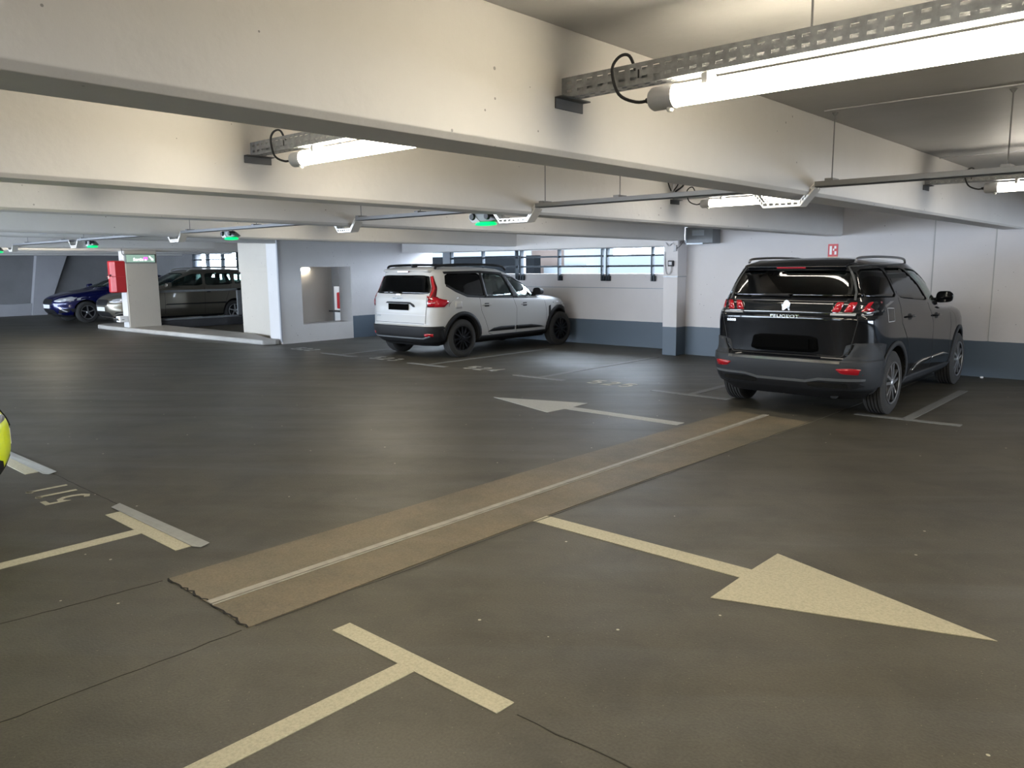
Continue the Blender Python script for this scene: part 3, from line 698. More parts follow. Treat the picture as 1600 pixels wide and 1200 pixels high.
# ================================================================== CARS
def pchip(xs, ys, x):
    xs = np.asarray(xs, float); ys = np.asarray(ys, float); h = np.diff(xs); d = np.diff(ys) / h; m = np.zeros(len(xs))
    for i in range(1, len(xs) - 1):
        if d[i - 1] * d[i] > 0:
            w1 = 2 * h[i] + h[i - 1]; w2 = h[i] + 2 * h[i - 1]; m[i] = (w1 + w2) / (w1 / d[i - 1] + w2 / d[i])
    m[0], m[-1] = d[0], d[-1]
    x = min(max(x, xs[0]), xs[-1]); i = min(int(np.searchsorted(xs, x, 'right')) - 1, len(h) - 1); t = (x - xs[i]) / h[i]
    return float((2 * t**3 - 3 * t**2 + 1) * ys[i] + (t**3 - 2 * t**2 + t) * h[i] * m[i] + (-2 * t**3 + 3 * t**2) * ys[i + 1] + (t**3 - t**2) * h[i] * m[i + 1])
class Shell:
    """a car body: plan outlines (superellipses) stacked by height"""
    MQ = 22
    def __init__(s, levels, yc, crown): s.lv = np.array(levels, float); s.yc = yc; s.crown = crown; s.cache = {}
    def at(s, z):
        k = round(z, 5)
        if k not in s.cache: s.cache[k] = [pchip(s.lv[:, 0], s.lv[:, c], z) for c in range(1, 6)]
        return s.cache[k]
    def side(s, y, z):
        W, Yr, Yf, nr, nf = s.at(z)
        n, L = (nf, Yf - s.yc) if y > s.yc else (nr, Yr - s.yc)
        u = min(abs((y - s.yc) / L), .9985); return W * (1 - u**n)**(1 / n)
    def rear(s, x, z):
        W, Yr, Yf, nr, nf = s.at(z); u = min(abs(x / W), .9985); return s.yc + (Yr - s.yc) * (1 - u**nr)**(1 / nr)
    def front(s, x, z):
        W, Yr, Yf, nr, nf = s.at(z); u = min(abs(x / W), .9985); return s.yc + (Yf - s.yc) * (1 - u**nf)**(1 / nf)
    def ring(s, z, inset=(0, 0, 0)):
        W, Yr, Yf, nr, nf = s.at(z); W -= inset[0]; Yr += inset[1]; Yf -= inset[2]; out = []
        for q in range(4):
            n, L = (nf, Yf - s.yc) if q < 2 else (nr, Yr - s.yc)
            th = np.linspace(0, PI / 2, 160); X = W * np.cos(th)**(2 / n); Y = L * np.sin(th)**(2 / n); X[-1] = 0
            d = np.r_[0, np.cumsum(np.hypot(np.diff(X), np.diff(Y)))]; t = np.linspace(0, d[-1], s.MQ + 1)
            X = np.interp(t, d, X); Y = np.interp(t, d, Y) + s.yc
            if q == 0: pts = list(zip(X[:-1], Y[:-1]))
            elif q == 1: pts = list(zip(-X[::-1][:-1], Y[::-1][:-1]))
            elif q == 2: pts = list(zip(-X[:-1], Y[:-1]))
            else: pts = list(zip(X[::-1][:-1], Y[::-1][:-1]))
            out += pts
        return out
    def zs(s, z0, z1):
        k = [z for z in s.lv[:, 0] if z0 < z < z1]; base = list(np.arange(z0, z1, .03)) + [z1]
        return sorted([b for b in base if all(abs(b - q) > .008 for q in k)] + k)
    def mesh(s, z0, z1, inset=(0, 0, 0), crown=None, matf=None):
        bm = BM(); rings = []; crown = s.crown if crown is None else crown
        for z in s.zs(z0, z1): rings.append([bm.verts.new((x, y, z)) for x, y in s.ring(z, inset)])
        top = s.ring(z1, inset); ys = [p[1] for p in top]; cy = (max(ys) + min(ys)) / 2
        for k in (.93, .84, .7, .5, .25):
            rings.append([bm.verts.new((x * k, cy + (y - cy) * k, z1 + crown * (1 - k**2.4))) for x, y in top])
        n = len(rings[0])
        for A, B in zip(rings, rings[1:]):
            for k in range(n): bm.faces.new((A[k], A[(k + 1) % n], B[(k + 1) % n], B[k]))
        bm.faces.new(rings[0][::-1]); c = bm.verts.new((0, cy, z1 + crown))
        for k in range(n): bm.faces.new((rings[-1][k], rings[-1][(k + 1) % n], c))
        if matf:
            for f in bm.faces: f.material_index = matf(f.calc_center_median())
        return bm
    def band(s, z0, z1, cond, off):
        """a shell following the body between two heights where cond(x,y,z)"""
        bm = BM(); rings = []
        for z in s.zs(z0, z1): rings.append([bm.verts.new((x, y, z)) for x, y in s.ring(z, (-off, -off, -off))])
        n = len(rings[0])
        for A, B in zip(rings, rings[1:]):
            for k in range(n):
                c = (A[k].co + B[(k + 1) % n].co) / 2
                if cond(c.x, c.y, c.z): bm.faces.new((A[k], A[(k + 1) % n], B[(k + 1) % n], B[k]))
        bmesh.ops.delete(bm, geom=[v for v in bm.verts if not v.link_faces], context='VERTS')
        return bm
def inside(p, poly):
    c = False; n = len(poly)
    for i in range(n):
        a, b = poly[i], poly[i - 1]
        if (a[1] > p[1]) != (b[1] > p[1]) and p[0] < (b[0] - a[0]) * (p[1] - a[1]) / (b[1] - a[1]) + a[0]: c = not c
    return c
def rounded(poly, it=2, w=.18):
    for _ in range(it):
        out = []
        for i in range(len(poly)):
            a, b = poly[i], poly[(i + 1) % len(poly)]
            out += [(a[0] + (b[0] - a[0]) * w, a[1] + (b[1] - a[1]) * w), (b[0] + (a[0] - b[0]) * w, b[1] + (a[1] - b[1]) * w)]
        poly = out
    return poly
def patch(sh, poly, where, off=.004, rnd=1, step=.045, rw=.12):
    """a panel cut to a 2D outline and laid on the body: where = right/left (y,z), rear/front (x,z)"""
    if rnd: poly = rounded(poly, rnd, rw)
    area = sum(poly[i - 1][0] * poly[i][1] - poly[i][0] * poly[i - 1][1] for i in range(len(poly)))
    if area < 0: poly = poly[::-1]
    B_ = []
    for i in range(len(poly)):
        a, b = Vector(poly[i]), Vector(poly[(i + 1) % len(poly)]); k = max(1, int((b - a).length / step))
        for j in range(k): B_.append(a.lerp(b, j / k))
    nb = len(B_); xs = [p[0] for p in poly]; zs = [p[1] for p in poly]; pts = list(B_)
    gx = np.arange(min(xs), max(xs), step); gz = np.arange(min(zs), max(zs), step)
    for a in gx:
        for c in gz:
            if inside((a, c), [tuple(p) for p in B_]) and min((p - Vector((a, c))).length for p in B_) > step * .45: pts.append(Vector((a, c)))
    V, E_, Fc, *_ = delaunay_2d_cdt(pts, [], [list(range(nb))], 1, 1e-6)
    bm = BM(); vs = []
    for p in V:
        a, c = p
        if where == 'right': q = (sh.side(a, c) + off, a, c)
        elif where == 'left': q = (-sh.side(a, c) - off, a, c)
        elif where == 'rear': q = (a, sh.rear(a, c) - off, c)
        else: q = (a, sh.front(a, c) + off, c)
        vs.append(bm.verts.new(q))
    for f in Fc:
        idx = list(f)
        n2 = (V[idx[1]] - V[idx[0]]).cross(V[idx[2]] - V[idx[0]])
        ccw = n2 > 0; want = where in ('right', 'rear')
        if ccw != want: idx = idx[::-1]
        try: bm.faces.new([vs[i] for i in idx])
        except ValueError: pass
    return bm
def line_patch(sh, path, wd, where, off=.004, step=.05):
    P = [Vector(p) for p in path]; Q = []
    for a, b in zip(P, P[1:]):
        k = max(1, int((b - a).length / step)); Q += [a.lerp(b, j / k) for j in range(k)]
    Q.append(P[-1]); L_, R_ = [], []
    for i, p in enumerate(Q):
        d = (Q[min(i + 1, len(Q) - 1)] - Q[max(i - 1, 0)]).normalized(); n = Vector((-d.y, d.x)) * wd / 2; L_.append(p + n); R_.append(p - n)
    def m3(a, c):
        if where == 'right': return (sh.side(a, c) + off, a, c)
        if where == 'left': return (-sh.side(a, c) - off, a, c)
        if where == 'rear': return (a, sh.rear(a, c) - off, c)
        return (a, sh.front(a, c) + off, c)
    bm = BM(); A = [bm.verts.new(m3(*p)) for p in L_]; B = [bm.verts.new(m3(*p)) for p in R_]
    want = where in ('right', 'rear')
    for i in range(len(Q) - 1):
        f = (B[i], B[i + 1], A[i + 1], A[i]); bm.faces.new(f if want else f[::-1])
    return bm
def apply_mods(o):
    dg = bpy.context.evaluated_depsgraph_get(); dg.update()
    me = bpy.data.meshes.new_from_object(o.evaluated_get(dg), preserve_all_data_layers=True, depsgraph=dg); old = o.data; o.modifiers.clear(); o.data = me; me.name = old.name
    bpy.data.meshes.remove(old)
def extent(me):
    if len(me.vertices) < 50: return (0, 0, 0, 0)
    a = np.empty(len(me.vertices) * 3); me.vertices.foreach_get('co', a); a = a.reshape(-1, 3); d = a.max(0) - a.min(0)
    return (*d, sum(p.area for p in me.polygons))
def cut(o, cutters):
    for c in cutters:
        e0 = extent(o.data)
        for k in range(5):
            keep = o.data.copy()
            m = o.modifiers.new('cut', 'BOOLEAN'); m.operation = 'DIFFERENCE'; m.solver = 'EXACT' if k < 4 else 'FAST'; m.object = c
            try: m.material_mode = 'TRANSFER'
            except Exception: pass
            apply_mods(o)
            e1 = extent(o.data)
            if all(abs(e1[i] - e0[i]) < .12 for i in range(3)) and .75 * e0[3] < e1[3] < 3 * e0[3]:
                bpy.data.meshes.remove(keep); break
            print('retry cut', k, e0, e1)
            bad = o.data; o.data = keep; bpy.data.meshes.remove(bad); c.location = (.0013 * (k + 1), .0017 * (k + 1), .0011 * (k + 1))
    for c in cutters:
        me = c.data; bpy.data.objects.remove(c); bpy.data.meshes.remove(me)
TY = {}
def wheel(parent, x, y, r, wd, style, side):
    key = (r, style)
    if key not in TY:
        h = wd / 2; ri = r - .115
        prof = [(-h + .01, ri), (-h - .004, ri + .04), (-h, r - .035), (-h + .018, r - .008)]
        for k in range(5):
            a = -h + .022 + k * (wd - .044) / 5; b_ = a + (wd - .044) / 5
            prof += [(a + .004, r), (b_ - .007, r), (b_ - .006, r - .016), (b_ + .003, r - .016)] if k < 4 else [(a + .004, r), (b_, r)]
        prof += [(h - .018, r - .008), (h, r - .035), (h + .004, ri + .04), (h - .01, ri), (-h + .01, ri)]
        bm = lathe(BM(), prof, 'x', 48); bmesh.ops.remove_doubles(bm, verts=bm.verts[:], dist=1e-6)
        bmesh.ops.recalc_face_normals(bm, faces=bm.faces[:])
        tyre = bpy.data.meshes.new('wheel'); bm.to_mesh(tyre); bm.free(); tyre.materials.append(M_['tyre']); tyre.polygons.foreach_set('use_smooth', [True] * len(tyre.polygons)); tyre.set_sharp_from_angle(angle=R(40))
        bm = BM()
        lathe(bm, [(h - .008, ri + .004), (h + .000, ri + .002), (h - .004, ri - .012), (h - .05, ri - .02), (h - .06, .06), (h - .05, .001)], 'x', 40, 1)
        lathe(bm, [(h - .012, ri + .004), (h + .003, ri + .004), (h + .001, ri - .010), (h - .02, ri - .014)], 'x', 40, 0)
        ns, tw = {'peu': (5, .16), 'dark': (6, .10), 'plain': (5, .05)}[style]
        for k in range(ns):
            t = 2 * PI * k / ns + .3
            for s in ((-1, 1) if style != 'plain' else (0,)):
                pts = [(.028, -.02 + s * .012), (ri - .006, s * .052 - .012 + tw * .06), (ri - .006, s * .052 + .016 + tw * .06), (.028, .012 + s * .012)]
                q = []
                for xx in (h - .035, h - .004):
                    q.append([bm.verts.new((xx - (0 if p[0] < .1 else .006), p[0] * math.cos(t) - p[1] * math.sin(t), p[0] * math.sin(t) + p[1] * math.cos(t))) for p in pts])
                A, B = q
                for f in ((B[0], B[1], B[2], B[3]), (A[3], A[2], A[1], A[0]), (A[0], A[1], B[1], B[0]), (A[1], A[2], B[2], B[1]), (A[2], A[3], B[3], B[2]), (A[3], A[0], B[0], B[3])):
                    bm.faces.new(f).material_index = 0
        lathe(bm, [(h - .03, .045), (h - .002, .042), (h + .004, .03), (h + .005, .001)], 'x', 24, 0)
        bmesh.ops.recalc_face_normals(bm, faces=bm.faces[:])
        rim = bpy.data.meshes.new('rim'); bm.to_mesh(rim); bm.free()
        rim.materials.append(M_['rimdark' if style == 'dark' else 'rim']); rim.materials.append(M_['rimdark'])
        TY[key] = (tyre, rim)
    tyre, rim = TY[key]
    wv = bpy.data.objects.new('wheel', tyre); COL.objects.link(wv); wv.parent = parent; wv.location = (x, y, r)
    if side < 0: wv.rotation_euler = (0, 0, PI)
    rv = bpy.data.objects.new('rim', rim); COL.objects.link(rv); rv.parent = wv
    return wv
def arch_ring(sh, yw, zr, r0, r1, where, off, z_cut=.24):
    pts = []
    ang = np.linspace(-.35, PI + .35, 26)
    for t in ang: pts.append((yw + r1 * math.cos(t), zr + r1 * math.sin(t)))
    for t in ang[::-1]: pts.append((yw + r0 * math.cos(t), zr + r0 * math.sin(t)))
    pts = [(a, max(c, z_cut)) for a, c in pts]
    bm = BM(); n = len(ang); O = pts[:n]; I = pts[n:][::-1]
    sg = 1 if where == 'right' else -1
    A = [bm.verts.new((sg * (sh.side(*p) + off), *p)) for p in O]; B = [bm.verts.new((sg * (sh.side(*p) + off), *p)) for p in I]
    for i in range(n - 1):
        f = (A[i], A[i + 1], B[i + 1], B[i]); bm.faces.new(f[::-1] if sg < 0 else f)
    bmesh.ops.dissolve_degenerate(bm, edges=bm.edges[:], dist=1e-5)
    return bm
def make_car(name, label, loc, rz, sp):
    sh = Shell(sp['levels'], sp['yc'], sp['crown']); root = empty(name, loc, rz, label, 'car', sp.get('group'))
    z0, z1 = sp['levels'][0][0], sp['levels'][-1][0]; paint = sp['paint']
    zc = sp['belt']; r = sp['r']; wy = sp['wheels']; ra = r + sp.get('gap', .055)
    zk = sp.get('sill', .3)
    body = obj('body', sh.mesh(z0, z1, matf=lambda c: 1 if c.z < zk or (c.z < z0 + .02) else 0), [paint, M_['black'], M_['interior']])
    cut_ = []
    inner = obj('c', sh.mesh(zc, z1 - .03, (.07, .09, .11), sh.crown * .8, lambda c: 2), [M_['interior']] * 3); cut_.append(inner)
    for yw in wy:
        for s in (-1, 1):
            W = sh.at(.5)[0]; b_ = BM(); a0, a1 = sorted((s * (W - .30), s * (W + .3)))
            lathe(b_, [(a0, .001), (a0, ra), (a1, ra), (a1, .001)], 'x', 56, 2, (0, yw, r + .01)); bmesh.ops.recalc_face_normals(b_, faces=b_.faces[:])
            bmesh.ops.remove_doubles(b_, verts=b_.verts[:], dist=.004)
            for f in b_.faces: f.material_index = 2
            cut_.append(obj('c', b_, [M_['interior']] * 3))
    def pr(poly, ax, a0, a1):
        b_ = prism(BM(), rounded(poly, 2, .10), ax, a0, a1)
        for f in b_.faces: f.material_index = 2
        cut_.append(obj('c', b_, [M_['black']] * 3))
    for poly in sp['sidewin']: pr(poly, 'x', -1.3, 1.3)
    if 'rearwin' in sp: pr(sp['rearwin'], 'y', -3, sp['yc'])
    if 'frontwin' in sp: pr(sp['frontwin'], 'y', sp['yc'] + .1, 3)
    cut(body, cut_); body.name = 'body'; body.parent = root
    me = body.data
    me.polygons.foreach_set('use_smooth', [True] * len(me.polygons)); me.set_sharp_from_angle(angle=R(32))
    G = M_['glass']; G2 = M_['glasslt']
    for i, poly in enumerate(sp['sidewin']):
        tint = G if i in sp.get('dark', ()) else G2
        for wv in ('right', 'left'): obj('window', patch(sh, poly, wv, -.008, 2, rw=.09), tint, root, smooth=True, solid=.004)
    if 'rearwin' in sp: obj('rear_window', patch(sh, sp['rearwin'], 'rear', -.008, 2, rw=.09), sp.get('rearglass', G), root, smooth=True, solid=.004)
    if 'frontwin' in sp: obj('windscreen', patch(sh, sp['frontwin'], 'front', -.008, 2, rw=.09), sp.get('screen', G2), root, smooth=True, solid=.004)
    # cabin
    zs = zc + .01
    for x in (-.36, .36):
        b_ = prism(BM(), rounded([(-.25, zs), (.1, zs), (.05, zs + .10), (-.12, zs + .12), (-.22, zs + .33), (-.33, zs + .33)], 2), 'x', x - .2, x + .2)
        box(b_, x - .11, x + .11, -.38, -.28, zs + .33, zs + .45); obj('front_seat', b_, M_['interior'], root, bevel=.02)
    ry = sp.get('rearseat', -1.2)
    b_ = prism(BM(), [(ry, zs), (ry + .25, zs), (ry + .02, zs + .25), (ry - .08, zs + .25)], 'x', -.58, .58)
    for x in (-.4, .4): box(b_, x - .1, x + .1, ry - .1, ry - .02, zs + .25, zs + .36)
    obj('rear_bench', b_, M_['interior'], root, bevel=.02)
    fy = sh.at(zc + .05)[2]
    obj('dashboard', bx(-.6, .6, fy - .55, fy - .22, zs - .02, zs + .04), M_['interior'], root, bevel=.02)
    b_ = lathe(BM(), [(0, .16), (.02, .175), (.04, .16), (.02, .145), (0, .16)], 'y', 24, 0, (0, 0, 0))
    obj('steering_wheel', b_, M_['interior'], root, smooth=True).matrix_local = Matrix.Translation((-.36, fy - .62, zs + .08)) @ Matrix.Rotation(R(-25), 4, 'X')
    for yw in wy:
        for s in (-1, 1): wheel(root, s * (sh.at(.5)[0] - sp['tw'] / 2 - .012), yw, r, sp['tw'], sp['rim'], s)
    return root, sh
def both(sh, poly, name, m, root, off=.005, rnd=1, solid=.012, label=None):
    for wv in ('right', 'left'):
        o = obj(name, patch(sh, poly, wv, off, rnd), m, root, smooth=True, solid=solid)
        if label: o['label'] = label
def seams(sh, paths, root, wd=.007):
    for p in paths:
        for wv in ('right', 'left'): obj('door_seam', line_patch(sh, p, wd, wv, .0015), M_['rubber'], root)
def sym(poly): return [(-a, c) for a, c in poly]
def mirror_parts(sh, root, y, z, paint, cap=None, x0=None):
    for s in (-1, 1):
        x = s * (sh.side(y, z) - .01)
        b_ = bx(min(x, x + s * .10), max(x, x + s * .10), y - .03, y + .03, z - .02, z + .02)
        f = obj('mirror', b_, M_['black'], root, bevel=.008)
        b_ = prism(BM(), rounded([(0, -.065), (.20, -.05), (.21, .05), (.16, .09), (.02, .08)], 2), 'y', -.06, .07)
        for v in b_.verts:
            if v.co.y > 0: v.co.x = .1 + (v.co.x - .1) * .8; v.co.z *= .75
            v.co.x = x + s * (.05 + v.co.x); v.co.y += y; v.co.z += z + .02
        bmesh.ops.recalc_face_normals(b_, faces=b_.faces[:])
        obj('mirror_shell', b_, paint, f, smooth=True, bevel=.012)
def rails(sh, root, m, ya, yb, z0, z1, x, thick=.016, fore=.95):
    for s in (-1, 1):
        P = spline([(s * x * 1.0, ya, z0), (s * x, ya + .12, z0 + (z1 - z0) * .8), (s * x, (ya + yb) / 2, z1), (s * x * .99, yb - .18, z0 + (z1 - z0) * .55), (s * x * fore, yb, z0 - .04)], 30)
        b_ = tube(BM(), P, thick, 8)
        o = obj('roof_rail', b_, m, root, smooth=True)
def handle(sh, root, y, z, m):
    for s in (-1, 1):
        x = s * sh.side(y, z)
        b_ = tube(BM(), spline([(x - s * .005, y - .10, z), (x + s * .03, y - .075, z + .002), (x + s * .035, y, z + .003), (x + s * .03, y + .075, z + .002), (x - s * .005, y + .10, z)], 16), .011, 8)
        obj('door_handle', b_, m, root, smooth=True)
        obj('handle_cup', patch(sh, [(y - .06, z - .035), (y + .06, z - .035), (y + .06, z + .03), (y - .06, z + .03)], 'right' if s > 0 else 'left', .001, 2), M_['black'], root)
def rear_text(s, size, sh, x, z, m, name, root, off=.012):
    mm = Matrix(((1, 0, 0), (0, 0, -1), (0, 1, 0))).to_4x4(); mm.translation = (x, sh.rear(x, z) - off, z)
    return text_obj(s, size, m, name, root, mm, ext=.002)

# ---- the black people carrier on the right
PB = mat('black_paint', (.005, .0055, .007), .07, coat=.15, spec=.4)
GREYCLAD = mat('grey_cladding', (.026, .028, .031), .6, spec=.3)
sp = dict(yc=-.9, crown=.082, belt=1.06, r=.335, gap=.05, wheels=(-1.36, 1.36), sill=.36, tw=.215, rim='peu', paint=PB, dark=(0, 1), rearseat=-1.1,
    levels=[(.20, .76, -1.92, 1.95, 6, 5), (.30, .86, -2.05, 2.08, 6, 6), (.42, .895, -2.11, 2.16, 6, 6), (.56, .905, -2.135, 2.18, 6, 6), (.62, .905, -2.12, 2.17, 6, 6),
            (.66, .905, -2.055, 2.16, 6, 6), (.80, .905, -2.062, 2.12, 6, 6), (.95, .90, -2.08, 2.0, 6, 5.5), (1.02, .893, -2.09, 1.65, 6, 5), (1.06, .885, -2.085, 1.05, 6, 4.2),
            (1.10, .88, -2.055, .95, 5.5, 4.2), (1.20, .85, -2.03, .80, 5.5, 4.2), (1.35, .80, -1.98, .56, 5.5, 4.2), (1.48, .74, -1.93, .30, 5.5, 4), (1.57, .675, -1.89, .08, 5.5, 4)],
    sidewin=[[(-1.93, 1.245), (-1.82, 1.525), (-1.36, 1.535), (-1.24, 1.225)],
             [(-1.20, 1.22), (-1.32, 1.535), (-.70, 1.53), (-.38, 1.36), (-.13, 1.15)],
             [(-.62, 1.525), (-.25, 1.505), (.08, 1.43), (.42, 1.28), (.80, 1.11), (-.07, 1.14), (-.33, 1.36)]],
    rearwin=[(-.74, 1.235), (.74, 1.235), (.68, 1.36), (.60, 1.515), (-.60, 1.515), (-.68, 1.36)],
    frontwin=[(-.74, 1.10), (.74, 1.10), (.62, 1.51), (-.62, 1.51)])
PEU = (-3.40, 10.12, 0)
car, sh = make_car('parked_car', 'black people carrier with grey bumper, parked at the right against the wall', PEU, 0, sp)
seams(sh, [[(-.16, 1.13), (.0, .9), (.02, .6), (-.03, .34)], [(-1.2, 1.22), (-1.18, .95), (-.93, .72), (-.86, .45), (-.80, .34)], [(.76, 1.08), (.84, .8), (.80, .36)]], car)
obj('tailgate_seam', line_patch(sh, [(-.70, 1.22), (-.72, 1.0), (-.66, .72), (-.58, .645), (.58, .645), (.66, .72), (.72, 1.0), (.70, 1.22)], .008, 'rear', .002), M_['rubber'], car)
obj('rear_bumper', sh.band(.30, .62, lambda x, y, z: y < -1.72, .012), GREYCLAD, car, smooth=True, solid=.02)
for s in (1, -1):
    p = [(s * .60, .61), (s * .89, .61), (s * .895, .79), (s * .72, .79), (s * .66, .68)]
    obj('bumper_corner', patch(sh, p, 'rear', .012, 1), GREYCLAD, car, smooth=True, solid=.02)
    p = [(-2.04, .60), (-1.72, .60), (-1.74, .70), (-1.86, .79), (-2.04, .79)]
    obj('bumper_corner', patch(sh, p, 'right' if s > 0 else 'left', .012, 1), GREYCLAD, car, smooth=True, solid=.02)
obj('chrome_strip', line_patch(sh, [(-.60, .60), (.60, .60)], .026, 'rear', .022), M_['chrome'], car, solid=.01)
obj('skid_plate', patch(sh, [(-.82, .36), (-.78, .42), (-.30, .40), (-.24, .375), (.24, .375), (.30, .40), (.78, .42), (.82, .36), (.60, .30), (-.60, .30)], 'rear', .024, 1), M_['black'], car, solid=.02)
obj('skid_edge', line_patch(sh, [(-.84, .425), (-.40, .418), (-.26, .385), (.26, .385), (.40, .418), (.84, .425)], .022, 'rear', .03), mat('satin_grey_trim', (.12, .125, .13), .4, .3), car, solid=.012)
for s in (-1, 1): obj('exhaust_trim', patch(sh, [(s * .28, .33), (s * .66, .335), (s * .66, .385), (s * .28, .385)], 'rear', .03, 2), M_['blackgl'], car, solid=.01)
b_ = tube(BM(), [(.5, -1.85, .26), (.5, -1.95, .25)], .05, 12); obj('silencer', tube(b_, [(-.7, -1.7, .27), (-.45, -1.72, .27)], .07, 12), M_['black'], car)
for s in (-1, 1):
    o = obj('reflector', patch(sh, [(s * .56, .535), (s * .70, .545), (s * .86, .53), (s * .84, .475), (s * .62, .485)], 'rear', .020, 2), M_['lampred'], car, smooth=True, solid=.008)
# glossy band and claw lamps
obj('gloss_band', patch(sh, [(-.86, 1.07), (-.86, 1.21), (.86, 1.21), (.86, 1.07)], 'rear', .004, 1), M_['blackgl'], car, smooth=True, solid=.01)
obj('band_chrome', line_patch(sh, [(-.60, 1.206), (.60, 1.206)], .008, 'rear', .010), M_['chrome'], car)
for s in (-1, 1):
    lc = obj('tail_lamp', patch(sh, [(s * .46, 1.075), (s * .48, 1.20), (s * .855, 1.205), (s * .865, 1.075)], 'rear', .010, 1), M_['lampdark'] if 0 else M_['blackgl'], car, smooth=True, solid=.01)
    for a in (.485, .60, .745):
        p = [(s * (a - .015), 1.10), (s * (a + .065), 1.10), (s * (a + .095), 1.20), (s * (a + .03), 1.20)]
        obj('lamp_claw', patch(sh, p, 'rear', .017, 1), M_['lampred'], lc, smooth=True, solid=.012)
    obj('lamp_foot', line_patch(sh, [(s * .47, 1.08), (s * .70, 1.08)], .016, 'rear', .02), M_['lampclear'], lc, solid=.01)
    obj('lamp_foot', line_patch(sh, [(s * .745, 1.08), (s * .82, 1.08)], .014, 'rear', .02), M_['lampclear'], lc, solid=.01)
obj('number_plate', bx(-.26, .26, -.006, 0, -.055, .055), M_['plate'], car, bevel=.004).location = (0, sh.rear(0, .76) - .012, .76)
obj('plate_recess', patch(sh, [(-.38, .675), (.36, .675), (.34, .85), (-.34, .85)], 'rear', .004, 2), M_['plate'], car, smooth=True, solid=.01)
SSL = mat('badge_metal', (.42, .43, .44), .35, .6)
# lion mark and lettering
lion = [(.00, .085), (.02, .075), (.03, .06), (.018, .052), (.03, .045), (.05, .05), (.055, .04), (.03, .028), (.012, .02), (.02, .0), (.035, -.012), (.05, -.04), (.04, -.062), (.03, -.06), (.034, -.045), (.02, -.028), (.005, -.022), (-.008, -.035), (-.03, -.045), (-.04, -.062), (-.052, -.06), (-.04, -.038), (-.022, -.024), (-.02, -.006), (-.045, -.012), (-.062, .005), (-.066, .03), (-.058, .03), (-.052, .012), (-.038, .006), (-.018, .018), (-.02, .045), (-.032, .055), (-.022, .07)]
b_ = BM(); f = b_.faces.new([b_.verts.new((a * 1.0, 0, c)) for a, c in lion]); bmesh.ops.triangulate(b_, faces=[f]); bmesh.ops.recalc_face_normals(b_, faces=b_.faces[:])
o = obj('lion_emblem', b_, SSL, car, solid=.004); o.scale = (.8, 1, .8); o.location = (0, sh.rear(0, 1.14) - .014, 1.145)
rear_text('PEUGEOT', .042, sh, 0, 1.045, M_['chrome'], 'lettering', car).scale = (1.7, 1, 1)
rear_text('5008', .035, sh, -.60, .985, M_['chrome'], 'model_number', car).scale = (1.5, 1, 1)
# spoiler, third lamp, wiper
b_ = BM(); P0 = []
sp_pts = [(-1.60, 1.625), (-1.95, 1.575), (-1.985, 1.55), (-1.88, 1.53), (-1.75, 1.54)]
prism(b_, sp_pts, 'x', -.54, .54)
for v in b_.verts:
    if abs(v.co.x) > .5: v.co.y += .05
so = obj('roof_spoiler', b_, PB, car, bevel=.012, smooth=True)
obj('third_brake_lamp', bx(-.15, .15, -1.985, -1.96, 1.536, 1.550), mat('dull_red', (.22, .01, .02), .7, spec=.1), so)
obj('rear_wiper', tube(BM(), [(.02, sh.rear(0, 1.25) - .03, 1.262), (-.18, sh.rear(0, 1.26) - .035, 1.262), (-.40, sh.rear(-.4, 1.25) - .02, 1.245)], [.018, .012, .006], 8), M_['black'], car, smooth=True)
# side fittings
SS = mat('satin_silver', (.12, .125, .13), .35, .7)
for wv in ('right', 'left'): obj('pillar_trim', line_patch(sh, [(-1.965, 1.22), (-1.93, 1.30), (-1.845, 1.555), (-1.6, 1.57), (-.6, 1.56)], .010, wv, .006), SS, car, solid=.008)
both(sh, [(-.97, .36), (.95, .34), (.95, .24), (-.97, .24)], 'sill_cladding', GREYCLAD, car, .014, 1, .02)
both(sh, [(-.76, .40), (-.60, .47), (-.35, .495), (-.01, .495), (-.01, .47), (-.4, .455)], 'door_moulding', M_['chrome'], car, .012, 0, .012)
both(sh, [(.01, .495), (.5, .50), (.82, .455), (.3, .468), (.01, .47)], 'door_moulding', M_['chrome'], car, .012, 0, .012)
for yw in (-1.36, 1.36):
    for wv in ('right', 'left'): obj('arch_moulding', arch_ring(sh, yw, .345, .385, .435, wv, .012), GREYCLAD, car, smooth=True, solid=.02)
for wv in ('right',): obj('fuel_flap', line_patch(sh, [(-1.62, .99), (-1.44, .99), (-1.42, 1.12), (-1.60, 1.13), (-1.62, .99)], .006, wv, .002), M_['cap'], car)
handle(sh, car, -.92, 1.01, PB); handle(sh, car, .12, .97, PB)
mirror_parts(sh, car, .70, 1.13, PB)
rails(sh, car, mat('grey_rail', (.20, .20, .21), .35, .6), -1.75, .02, 1.60, 1.65, .575, .013)
for s in (-1, 1):
    obj('head_lamp', patch(sh, [(s * .45, .80), (s * .85, .86), (s * .86, .95), (s * .5, .90)], 'front', .004, 1), M_['lampclear'], car, smooth=True, solid=.01)
obj('front_grille', patch(sh, [(-.42, .62), (.42, .62), (.46, .85), (-.46, .85)], 'front', .004, 1), M_['black'], car, solid=.01)

